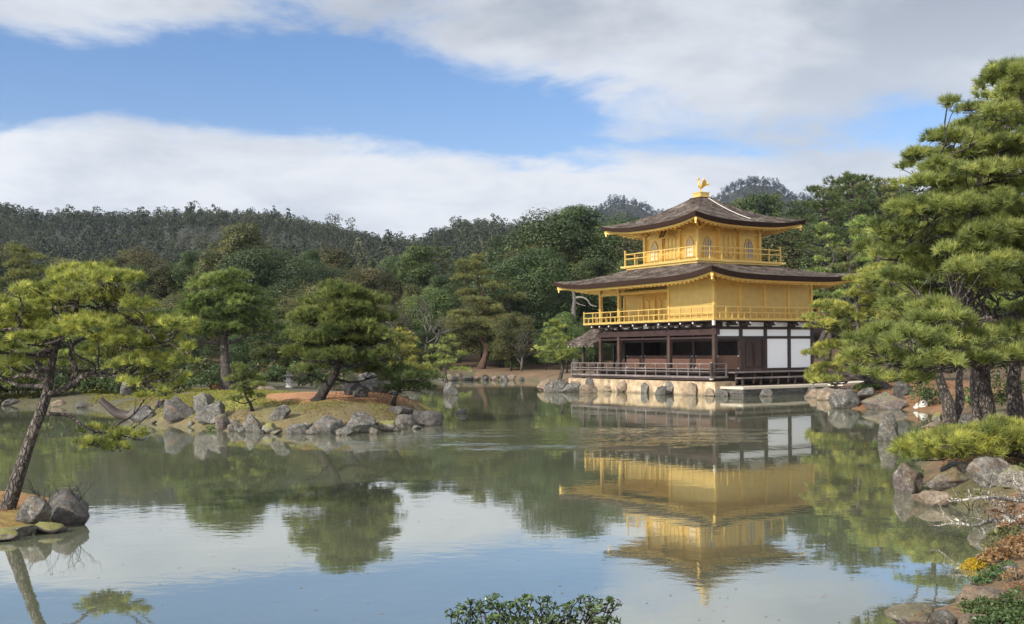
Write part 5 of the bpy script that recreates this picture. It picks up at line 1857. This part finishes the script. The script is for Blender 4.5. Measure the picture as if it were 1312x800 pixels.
# in the water right of the islet
rock(576, 507, 19, 18, 'pointed two-tone grey rock standing alone in the pond', 'grey_stone', deep=.7)
rock(592, 531, 19, 8, 'low dark rock just breaking the water in front of the pointed one', 'dark_stone')
rock(583, 487, 22, 5, 'thin flat dark rock in the water near the far shore', 'dark_stone')
# rocks on the islet behind
rock(448, 505, 30, 20, 'grey rock left of the three behind the round pine trunk', 'grey_stone', cat='rock')
rock(470, 499, 30, 22, 'pale leaning rock behind the round pine trunk', 'grey_stone', lean=.2)
rock(484, 503, 34, 16, 'broad pale grey boulder below the golden yellow pine', 'grey_stone')
rock(461, 509, 22, 13, 'white streaked rock at the water behind the round pine', 'grey_stone')
rock(529, 502, 18, 10, 'small dark rock right of the golden yellow pine', 'dark_stone')
rock(551, 500, 14, 8, 'grey pebble-like rock at the tip of the back islet', 'grey_stone')
rock(346, 489, 12, 12, 'round pale stone on the lawn left of the lantern', 'grey_stone', deep=1)
rock(400, 490, 22, 14, 'dark squat rock at the back of the lawn', 'dark_stone')
rock(334, 500, 40, 6, 'flat tan stone lying on the lawn', 'tan_stone')
# far shore: a row of small pale stones at the water
FS = 'small pale stones edging the far shore'
for i, px in enumerate((566, 574, 581, 588, 600, 611, 622, 634, 646, 656, 668)):
    rock(px, 487.4 + (i % 3) * .3, 8 + (i * 5) % 7, 5 + (i * 3) % 5, 'small pale stone in the row edging the far shore', 'tan_stone' if i % 2 else 'grey_stone', FS, seed=400 + i)
rock(634, 487, 13, 7, 'tan flat rock, largest on the far shore', 'tan_stone')
# beside the pavilion
rock(697, 500, 22, 13, 'orange brown rock at the tip of the pavilion shore', 'tan_stone')
rock(706, 503, 18, 12, 'pale grey rock right of the orange brown one', 'grey_stone')
rock(716, 502, 26, 18, 'big pale rock under the small pine near the veranda', 'grey_stone')
rock(733, 503, 26, 12, 'flat grey rock at the foot of the small pine', 'grey_stone')
rock(752, 504, 26, 16, 'pale tan rock where the embankment meets the small pine rocks', 'tan_stone')


def wall_rock(a, wd, ht, m, label):
    _rs[0] += 1
    o = link('boulder', rock_mesh('boulder', wd / 1.9, .30, ht / 1.75, _rs[0], m))
    o.location = pav(a, -.86, ht * .26)
    o.rotation_euler = (0, 0, PV.rotation_euler.z)
    tag(o, label, 'boulder')


for a, wd, ht, m, lb in ((-13.5, 1.5, 1.0, 'tan_stone', 'tan boulder under the annex end of the veranda'), (-11.8, 1.3, 1.2, 'dark_stone', 'dark leaning boulder set in the embankment under the open annex bay'),
                         (-9.9, .9, .6, 'tan_stone', 'small tan boulder low in the embankment'), (-8.2, 1.0, 1.0, 'tan_stone', 'tall tan boulder midway along the embankment'),
                         (-5.8, .95, 1.1, 'grey_stone', 'upright grey boulder in the middle of the embankment'), (-3.4, 1.0, 1.25, 'grey_stone', 'tall dark-sided boulder in the embankment, third from the corner'),
                         (-1.1, 1.25, 1.15, 'tan_stone', 'pinkish domed boulder next to the corner post'), (.4, 1.0, .55, 'tan_stone', 'low tan boulder at the corner of the embankment')):
    wall_rock(a, wd, ht, m, lb)
for a, b, s, m, lb in ((-3.1, -1.7, .9, 'dark_stone', 'low dark rock in the water before the embankment'), (1.3, -.75, .75, 'grey_stone', 'pale rock at the near corner of the boat landing'), (3.0, 1.4, 1.0, 'grey_stone', 'round pale rock in front of the boat landing'),
                       (3.0, 5.2, .9, 'grey_stone', 'grey rock in front of the far half of the landing')):
    _rs[0] += 1
    o = link('rock', rock_mesh('rock', s / 1.5, s / 1.7, s * .5, _rs[0], m))
    o.location = pav(a, b, .12)
    tag(o, lb, 'rock')

# far right bank
rock(1046, 510, 22, 14, 'pale rock under the drooping end of the bright pine', 'tan_stone')
rock(1062, 513, 28, 18, 'pale rock left of the little red plant', 'tan_stone')
rock(1110, 512, 26, 16, 'grey rock under the stone slab', 'grey_stone')
rock(1088, 524, 40, 25, 'big lichened pyramid-shaped rock at the water beyond the speckled upright one', 'grey_stone', deep=.8)
rock(1131, 525, 60, 22, 'long low grey brown boulder right of the pyramid-shaped one', 'brown_stone', deep=.7)
rock(1158, 508, 22, 24, 'dark pointed standing stone on the rusty mound', 'dark_stone')
rock(1175, 523, 9, 6, 'smaller white stone of the white pair at the water', 'white_stone')
rock(1184, 522, 11, 9, 'taller white stone of the white pair at the water', 'white_stone')
rock(1141, 566, 29, 38, 'speckled upright rock standing alone in the pond near the low pine', 'grey_stone', deep=.9, seed=911)
rock(1203, 541, 18, 12, 'small mossy stone left of the forked trunk', 'mossy_stone')
rock(1240, 547, 40, 17, 'dark flat rock between the two big trunks', 'dark_stone')
rock(1287, 543, 20, 15, 'pale tan stone beside the dark thick trunk', 'tan_stone')
rock(1206, 556, 34, 14, 'pinkish pale flat stone behind the low pine branch', 'tan_stone')
rock(1170, 632, 46, 36, 'big dark purplish rock at the water under the low pine branch', 'brown_stone', deep=.8)
rock(1198, 650, 42, 26, 'tan and orange rock in the water in front of the purplish one', 'tan_stone')
rock(1228, 622, 60, 24, 'grey brown flat rock below the pine branch', 'brown_stone')
rock(1273, 622, 46, 34, 'pale lichened boulder below the pine branch', 'grey_stone')
rock(1308, 625, 44, 34, 'orange mossy boulder beside the pale lichened one', 'mossy_stone')
rock(1228, 606, 40, 14, 'narrow grey stone behind the flat rock', 'grey_stone')
rock(1266, 774, 66, 26, 'smooth pale grey boulder above the dark green bush', 'tan_stone', deep=.7)
rock(1300, 736, 34, 12, 'flat grey stone among the rusty shrub', 'grey_stone')
rock(1180, 806, 74, 30, 'brown lichened boulder nearest the viewer', 'brown_stone')
rock(1214, 806, 30, 22, 'small bluish grey stone right of the brown boulder', 'dark_stone')
rock(1250, 806, 40, 18, 'tan stone under the dark green bush', 'tan_stone')
# small islet of the leaning pine
rock(42, 675, 46, 34, 'light grey lichened rock at the foot of the leaning pine', 'grey_stone')
rock(78, 672, 60, 38, 'big round dark grey rock at the tip of the small islet', 'dark_stone', deep=.9)
rock(20, 688, 50, 16, 'mossy orange edge stone of the small islet', 'mossy_stone')
rock(62, 683, 50, 14, 'dark mossy stone low at the water of the small islet', 'mossy_stone')
rock(-12, 695, 50, 16, 'mossy stone behind the leaning pine foot on the small islet', 'mossy_stone')
# left bank far behind
rock(75, 521, 20, 9, 'pale flat rock on the bank beside the fallen trunk', 'tan_stone')
rock(10, 520, 26, 11, 'grey rock on the bank behind the leaning pine', 'grey_stone')
rock(160, 508, 16, 26, 'tall pale stone standing behind the bank', 'grey_stone', deep=.6)
rock(104, 523, 22, 9, 'dark rock on the shoreline left of the fallen trunk', 'dark_stone')

# fallen leaning trunk on the left bank
Yd = wat(150, 538).y
mb = MB()
B = at(168, 534, Yd)
pts = smooth_path([at(p, q, Yd) - B for p, q in ((128, 512), (137, 520), (150, 530), (166, 534), (178, 537))], 4)
mb.tube(pts, [.14 + .12 * i / (len(pts) - 1) for i in range(len(pts))], 10, rough=.35)
o = mb.build('fallen_trunk', MAT['dark_wood'], smooth=True)
o.location = B
tag(o, 'dark crooked trunk leaning out of the bank over the water', 'fallen trunk')

# ================================================================== stone lantern
b = ground_at(370, 497)
s = 20 * b.y / FPX
lt = thing('stone_lantern', b, 'small grey stone lantern with a wide cap on the lawn of the islet', 'lantern')
MB().lathe((0, 0, -.05), [(.26 * s, 0), (.26 * s, .10 * s), (.17 * s, .16 * s), (.15 * s, .42 * s), (.20 * s, .48 * s)], 12).build('pedestal', MAT['white_stone'], lt)
MB().lathe((0, 0, .40 * s), [(.26 * s, 0), (.26 * s, .06 * s), (.17 * s, .07 * s), (.17 * s, .27 * s)], 6).build('fire_box', MAT['white_stone'], lt)
MB().lathe((0, 0, .66 * s), [(.46 * s, .03 * s), (.47 * s, .07 * s), (.25 * s, .16 * s), (.08 * s, .21 * s), (.09 * s, .27 * s), (.05 * s, .34 * s), (.005, .37 * s)], 12).build('cap', MAT['grey_stone'], lt, smooth=False)

# stone slab bridge at the far right bank
Yd = 62.0
A, Bq = at(1070, 493, Yd - 1), at(1117, 489.5, Yd + 1.2)
o = MB()
d = Bq - A
o.bar(-d / 2, d / 2, 1.0, .16)
ob = o.build('stone_slab', MAT['pale_slab'], bevel=.02)
ob.location = (A + Bq) / 2
tag(ob, 'pale stone slab laid as a low bridge under the bright pine', 'slab')
rock(1122, 497, 22, 12, 'grey stone carrying the right end of the slab', 'grey_stone')
rock(1070, 500, 20, 14, 'grey stone carrying the left end of the slab', 'grey_stone')

# ================================================================== shrubs
def bush(px, pyb, wpx, hpx, m, label, group=None, leaf=.11, per=2.6, Yd=None, seed=1, n=9, cat='shrub', name='shrub', stems=False):
    b = ground_at(px, pyb) if Yd is None else at(px, pyb, Yd)
    if Yd:
        b.z = gz(b.x, b.y)
    k = b.y / FPX
    wd, ht = wpx * k, hpx * k
    rnd_ = random.Random(seed * 13 + int(px))
    cl = []
    for i in range(n):
        a = rnd_.uniform(0, 6.28)
        r = math.sqrt(rnd_.random()) * .36 * wd
        z = ht * rnd_.uniform(.22, .78) * (1 - .5 * (r / (.5 * wd)) ** 2)
        rr_ = min(wd * rnd_.uniform(.16, .26), ht * .6)
        cl.append((b + Vector((math.cos(a) * r, math.sin(a) * r * .8, z)), rr_, min(rr_ * .8, ht * .34)))
    return leafy_shrub(label, b, cl, leaf, per, m, cat, group, seed, name, stems)


US = 'rounded shrubs of the undergrowth behind the islet and the far bank'
rs_ = random.Random(4)
i = 0
for px0, px1, st, Yc, hh, pb in ((-60, 150, 17, 62.5, 30, 516), (-60, 160, 22, 64.5, 38, 512), (150, 250, 25, 59, 34, 512), (-50, 262, 27, 64, 40, 500), (262, 425, 20, 72, 30, 492), (240, 440, 22, 84, 30, 488), (-60, 440, 30, 98, 34, 484)):
    px = px0
    while px < px1:
        bush(px, pb, 44 * rs_.uniform(.8, 1.3), hh * rs_.uniform(.65, 1.2), ('leaf_dark', 'leaf_green', 'leaf_dark', 'leaf_olive')[i % 4],
             '%s rounded shrub of the undergrowth behind the islet' % ('dark', 'mid green', 'dark', 'olive')[i % 4], US, leaf=.2, per=3.4, Yd=Yc + rs_.uniform(-1.5, 1.5), seed=i)
        px += st * rs_.uniform(.8, 1.2)
        i += 1
FU = 'shrubs along the far shore'
for i, px in enumerate(range(430, 760, 19)):
    if px in (601, 620) or 640 < px < 650:
        continue
    bush(px, 482, 30 + (i * 7) % 16, 20 + (i * 5) % 20, ('leaf_green', 'leaf_dark', 'leaf_olive', 'leaf_dark')[i % 4], '%s shrub in the row along the far shore' % ('mid green', 'dark green', 'olive', 'dark green')[i % 4], FU, leaf=.24, per=3.4, Yd=115 + (i % 3) * 2.0, seed=50 + i)
bush(506, 470, 30, 26, 'leaf_red', 'reddish autumn shrub beside the great layered far pine', leaf=.3, Yd=119, seed=80)
bush(305, 484, 1, 1, 'leaf_dark', 'tiny dark sprig', leaf=.1, Yd=90, n=1) if False else None
bush(276, 480, 36, 10, 'leaf_rust', 'low brown dry bush beside the tall pine trunk', leaf=.15, Yd=66, seed=81, n=12)
bush(384, 540, 26, 12, 'leaf_green', 'low green tuft growing among the front boulders', leaf=.10, seed=82) if False else None
bush(271, 541, 16, 12, 'leaf_green', 'small green plant growing on the big pale boulder', leaf=.09, Yd=40.5, seed=82)
bush(446, 548, 26, 7, 'leaf_rust', 'rusty low plant at the foot of the domed boulder', leaf=.08, seed=83)
bush(160, 536, 40, 12, 'leaf_olive', 'olive undergrowth beside the fallen trunk', leaf=.12, seed=84)
# right bank undergrowth
for i, (px, py, a, h, m, lb, Yd, lf) in enumerate([
    (1190, 522, 34, 26, 'leaf_dark', 'dark shrub behind the white stone', 49, .16), (1190, 500, 40, 26, 'leaf_dark', 'dark shrub above the white stone, under the great pine', 56, .18),
    (1245, 528, 36, 26, 'leaf_green', 'green shrub between the forked trunk and the dark thick trunk', 40, .14), (1290, 525, 46, 34, 'leaf_green', 'green shrub between the dark and the pale pine trunks', 38, .14),
    (1180, 470, 70, 40, 'leaf_dark', 'tall dark shrub mass behind the leaning pine trunk', 66, .22), (1240, 480, 70, 50, 'leaf_dark', 'dark thicket behind the great pine trunk', 60, .22), (1300, 480, 70, 50, 'leaf_dark', 'dark thicket behind the straight pale trunk', 58, .22),
    (1113, 508, 26, 9, 'leaf_green', 'low green plant among the rocks under the bright landing pine', 54, .10), (1079, 505, 10, 9, 'leaf_red', 'little dark red plant under the stone slab', 59, .09), (1092, 508, 16, 7, 'leaf_rust', 'rusty tuft beside the pyramid-shaped rock', 55, .09),
    (1215, 548, 24, 14, 'leaf_dark', 'dark fern-like plant at the foot of the forked trunk', 31, .10), (1262, 548, 30, 12, 'leaf_olive', 'olive plant in front of the thick dark trunk', 24, .08),
    (1190, 560, 20, 12, 'leaf_dark', 'small dark plant behind the low pine branch', 29, .09)]):
    bush(px, py, a * 1.5, h * 1.5, m, lb, leaf=lf, Yd=Yd, seed=90 + i, n=14)
# rusty mound of dry needles and the near right shrubs
def clumps_px(lst, Yd):
    return [(at(px, py, Yd + dy), r * Yd / FPX, rz * Yd / FPX) for px, py, r, rz, dy in lst]


r_ = np.random.default_rng(3)
def near_shrub(label, m, lst, Yd, leaf, per, cat='shrub', seed=1, aspect=.45, stems=True, name='shrub', jit=.9, stem_m='dark_bark'):
    cl = clumps_px(lst, Yd)
    for c, rx, rz in cl:
        c.z = max(c.z, gz(c.x, c.y) + rz * .75)
    b = sum((c for c, _, _ in cl), Vector()) / len(cl)
    b.z = gz(b.x, b.y)
    return leafy_shrub(label, b, cl, leaf, per, m, cat, None, seed, name, stems, jit, aspect, stem_m)


near_shrub('rusty orange dry shrub above the yellow moss', 'leaf_rust',
           [(1278, 712, 18, 11, 0), (1296, 706, 20, 12, .3), (1312, 712, 20, 12, .2), (1288, 724, 20, 10, -.2), (1264, 722, 16, 9, -.1), (1308, 728, 20, 10, -.3), (1300, 694, 16, 9, .5), (1320, 700, 20, 12, .4)], 14.2, .075, 5.0, seed=5)
near_shrub('thin olive brown plant between the pale branches and the rusty shrub', 'leaf_olive', [(1276, 690, 14, 11, .3), (1288, 684, 13, 11, .4), (1268, 700, 11, 8, .2), (1300, 690, 12, 10, .5)], 14.8, .08, 3.6, seed=6)
near_shrub('round cushion of bright yellow moss at the water', 'leaf_gold', [(1243, 728, 13, 8, 0), (1252, 725, 14, 9, .1), (1262, 724, 12, 8, .2), (1246, 722, 10, 8, .1)], 14.0, .03, 9.0, 'moss', seed=7, stems=False, name='moss_cushion')
near_shrub('low dark green leafy shrub below the yellow moss', 'leaf_glossy', [(1250, 745, 13, 7, 0), (1266, 739, 15, 9, .1), (1280, 742, 15, 8, .1), (1292, 738, 13, 8, .2), (1262, 750, 13, 6, -.2), (1276, 751, 14, 6, -.1)], 13.0, .07, 4.2, seed=8)
near_shrub('orange brown grass tuft right of the smooth pale boulder', 'leaf_rust', [(1304, 752, 16, 8, 0), (1292, 757, 12, 6, 0), (1318, 748, 14, 8, .1)], 12.6, .06, 4.0, seed=9, aspect=.2)
near_shrub('dense dark green bush below the smooth pale boulder', 'leaf_glossy',
           [(1238, 776, 13, 9, 0), (1252, 786, 16, 11, -.1), (1270, 782, 18, 13, 0), (1290, 774, 20, 14, .1), (1308, 768, 20, 15, .1), (1280, 794, 20, 13, -.2), (1304, 792, 22, 14, -.2), (1258, 799, 18, 9, -.3), (1322, 784, 20, 16, 0), (1245, 782, 14, 10, 0), (1262, 774, 15, 10, .1), (1296, 782, 20, 14, 0), (1288, 812, 24, 14, -.4), (1318, 812, 24, 16, -.4), (1262, 815, 20, 12, -.4)], 10.6, .05, 5.0, seed=10, aspect=.42)
_r = random.Random(5)
_cl = []
for px, top in ((578, 782), (590, 774), (603, 768), (614, 771), (626, 765), (634, 760), (640, 774), (652, 772), (662, 767), (672, 764), (682, 762), (692, 766), (701, 763), (709, 772), (722, 776), (733, 770), (744, 765), (756, 764), (768, 766), (780, 765), (790, 768)):
    _cl.append((px, top + 6, _r.uniform(7, 10), _r.uniform(6, 9), _r.uniform(-.12, .12)))
    if _r.random() < .8:
        _cl.append((px + _r.uniform(-6, 6), top + 18, _r.uniform(9, 13), _r.uniform(8, 11), _r.uniform(-.15, .15)))
    _cl.append((px + _r.uniform(-6, 6), top + 32, _r.uniform(9, 14), _r.uniform(8, 12), _r.uniform(-.15, .15)))
near_shrub('gnarled small bush with glossy leaves and dark bare stems, nearest of all plants', 'leaf_glossy', _cl, 4.7, .030, 3.4, seed=11, aspect=.42, jit=1.3)

near_shrub('tangle of rusty low plants under the pale branches', 'leaf_rust', [(1275, 660, 16, 8, .6), (1300, 655, 18, 9, .8), (1290, 676, 16, 8, .3), (1315, 672, 18, 9, .4), (1310, 640, 18, 8, 1.2), (1285, 645, 14, 7, 1.0)], 15.6, .06, 2.6, seed=12)
near_shrub('olive grass tussock between the purplish rock and the orange boulder', 'leaf_olive', [(1240, 634, 15, 7, .3), (1255, 640, 14, 7, .3), (1262, 632, 13, 6, .6), (1228, 640, 12, 5, .2)], 18.6, .07, 3.0, seed=13, aspect=.2)
near_shrub('brown dry grass between the flat grey stone and the dark green bush', 'leaf_rust', [(1300, 762, 16, 7, .2), (1318, 758, 16, 7, .2), (1310, 775, 18, 8, 0)], 11.8, .05, 4.0, seed=14, aspect=.2)
near_shrub('green leafy plant beside the orange boulder', 'leaf_green', [(1300, 604, 14, 8, .3), (1318, 612, 16, 9, .2), (1285, 602, 11, 6, .4)], 19.5, .07, 3.0, seed=15)

# ---- leafless shrubs and branches
b = at(72, 640, 18.4)
b.z = gz(b.x, b.y) + .1
rnd = random.Random(8)
mb = MB()
for i in range(6):
    a = rnd.uniform(0, 6.28)
    twigs(mb, Vector((rnd.gauss(0, .05), rnd.gauss(0, .05), -.05)), Vector((math.cos(a) * .9, math.sin(a) * .6, .8)).normalized(), .40, .014, 4, rnd, up=.12, spread=.55, nb=(2, 3), seg=5, shrink=.72)
root = thing('bare_shrub', b, 'small leafless twiggy shrub behind the round rock of the small islet', 'shrub')
mb.build('stems', MAT['dark_bark'], root)
Yd = 16.0
B = at(1330, 665, Yd)
root = thing('bare_branches', B, 'pale silvery leafless branches reaching over the water above the rusty shrub', 'branches')
rnd = random.Random(14)
mb = MB()
for pts, ra in (([(1345, 662), (1318, 660), (1295, 668), (1270, 668), (1250, 674), (1230, 671), (1206, 672)], .045), ([(1345, 645), (1315, 642), (1290, 640), (1265, 637), (1240, 640), (1216, 643)], .035),
                ([(1340, 640), (1312, 628), (1296, 616), (1280, 622)], .03), ([(1295, 668), (1280, 655), (1268, 640), (1255, 630)], .028), ([(1345, 690), (1320, 678), (1300, 676), (1282, 682)], .03)):
    P = smooth_path([at(px, py, Yd + rnd.uniform(-.5, .5)) - B for px, py in pts], 4)
    n = len(P)
    mb.tube(P, [ra * (1 - .85 * i / (n - 1)) + .003 for i in range(n)], 7, rough=.3)
    for i in range(3, n, 2):
        for _ in range(2):
            d = (P[i] - P[i - 1]).normalized()
            twigs(mb, P[i], (d + Vector((rnd.gauss(0, .5), rnd.gauss(0, .5), rnd.gauss(.15, .55)))).normalized(), rnd.uniform(.10, .22), ra * (1 - .85 * i / n) * .5 + .002, 2, rnd, up=.1, spread=.6, nb=(1, 3), seg=4, shrink=.7)
mb.build('branch', MAT['pale_twig'], root)
# big dead limb left of the pavilion: pale trunk with a crooked arm
Yd = 112
B = at(737, 470, Yd)
B.z = gz(B.x, B.y)
root = thing('dead_tree', B, 'dead tree with pale grey trunk and crooked bare arm beside the golden balcony', 'dead tree')
mb = MB()
mb.tube([p - B for p in smooth_path([B - Vector((0, 0, .2)), at(738, 440, Yd), at(735, 400, Yd), at(736, 385, Yd), at(734, 372, Yd)], 3)], [.32 - .015 * i for i in range(13)], 8, rough=.2)
mb.build('trunk', MAT['grey_twig'], root)
mb = MB()
mb.tube([p - B for p in smooth_path([at(736, 382, Yd), at(744, 381, Yd), at(752, 384, Yd), at(757, 391, Yd), at(765, 393, Yd)], 3)], [.12 - .007 * i for i in range(13)], 6)
mb.tube([p - B for p in smooth_path([at(736, 386, Yd), at(742, 390, Yd), at(750, 392, Yd)], 3)], [.08 - .008 * i for i in range(7)], 6)
mb.build('branch', MAT['pale_twig'], root)

# ================================================================== ground cover and floating litter
def blades(name, cx, cy, sx_, sy_, n, h, wd, mt, label, keep, seed):
    rg = np.random.default_rng(seed)
    x, y = cx + rg.uniform(-sx_, sx_, n), cy + rg.uniform(-sy_, sy_, n)
    z = height(x, y)
    k = (z > .22) & keep(x, y)
    x, y, z = x[k], y[k], z[k]
    P = np.stack([x, y, z + h * .2], 1)
    D = np.tile(np.array([[0, 0, 1.0]]), (len(P), 1)) + rg.normal(0, .35, (len(P), 3))
    V, F = needle_tris(P, D, 6, h, wd, 70, rg)
    T = np.repeat(np.clip(.45 + rg.normal(0, .2, len(P)), 0, 1), 18)
    o = link(name, np_mesh(name, V, F, MAT[mt], T))
    tag(o, label, name.replace('_', ' '), kind='stuff')


el_l = lambda x, y: ((x - lw.x) / 4.0) ** 2 + ((y - lw.y) / 5.6) ** 2
el_m = lambda x, y: ((x - mw.x) / 3.6) ** 2 + ((y - mw.y) / 3.4) ** 2
blades('lawn_grass', lw.x, lw.y, 4.6, 6.4, 12000, .07, .02, 'lawn_grass', 'short yellow green grass on the islet', lambda x, y: (el_l(x, y) < 1.25) & (el_m(x, y) > .8) & (y > 42.5), 1)
blades('fallen_needles', mw.x - 5, mw.y + 3, 11.0, 9.0, 17000, .05, .022, 'dry_grass', 'brown fallen pine needles on the islet', lambda x, y: (el_l(x, y) > 1.1) & ((el_m(x, y) < 1.3) | (vnoise(x, y, .7) > -.05)), 2)
blades('moss_tufts', mw.x - 4, mw.y + 2, 10.0, 8.0, 18000, .06, .022, 'lawn_grass', 'patches of green moss and grass on the islet', lambda x, y: (el_m(x, y) > 1.0) & (vnoise(x, y, .5) > .0), 8)
blades('moss_tufts', -24, 64, 9.0, 6.0, 16000, .09, .03, 'lawn_grass', 'dull green grass and moss on the bank behind the leaning pine', lambda x, y: vnoise(x, y, .5) > -.12, 12)
blades('dry_grass', 11.5, 20, 6, 13, 24000, .09, .014, 'dry_grass', 'rusty dry grass and needles on the right bank', lambda x, y: vnoise(x, y, .8) > -.1, 3)
blades('dry_grass', -8.2, 17.6, 2.6, 3.0, 2200, .06, .012, 'dry_grass', 'orange dry moss and needles round the leaning pine', lambda x, y: vnoise(x, y, .8) > -.2, 4)
blades('dry_grass', 17.5, 54, 4, 6, 2500, .09, .03, 'dry_grass', 'rusty needles on the far right bank', lambda x, y: vnoise(x, y, .8) > -.25, 6)

rg = np.random.default_rng(9)
n = 260
pxs = rg.uniform(60, 1150, n)
pys = np.concatenate([rg.uniform(660, 800, 60), rg.uniform(570, 800, 120), rg.uniform(600, 680, 80)])
P = np.array([list(wat(a, b, .006)) for a, b in zip(pxs, pys)])
k = height(P[:, 0], P[:, 1]) < -.1
P = P[k]
V, F = leaf_quads(P, np.tile(np.array([[0, 0, 1.]]), (len(P), 1)), .022, rg, .06, .6)
V[:, 2] = np.maximum(V[:, 2], .004)
o = link('floating_leaves', np_mesh('floating_leaves', V, F, MAT['leaf_rust'], np.repeat(rg.random(len(P)), 4)))
tag(o, 'scattered fallen leaves floating on the pond', 'leaves', kind='stuff')

# ================================================================== thin air between here and the hills
HAZE = 0.00008
m = bpy.data.materials.new('haze')
m.use_nodes = True
t = NT(m.node_tree)
vol = t.n('ShaderNodeVolumePrincipled')
vol.inputs['Color'].default_value = (0.66, 0.78, 1.0, 1)
vol.inputs['Density'].default_value = HAZE
vol.inputs['Anisotropy'].default_value = 0.2
t.t.links.new(vol.outputs[0], t.n('ShaderNodeOutputMaterial').inputs['Volume'])
if HAZE > 0:
    o = MB().box(-1600, 1600, -180, 2400, -3.5, 330).build('haze', m)
    tag(o, 'thin bluish air over the pond and hills', 'haze', kind='stuff')
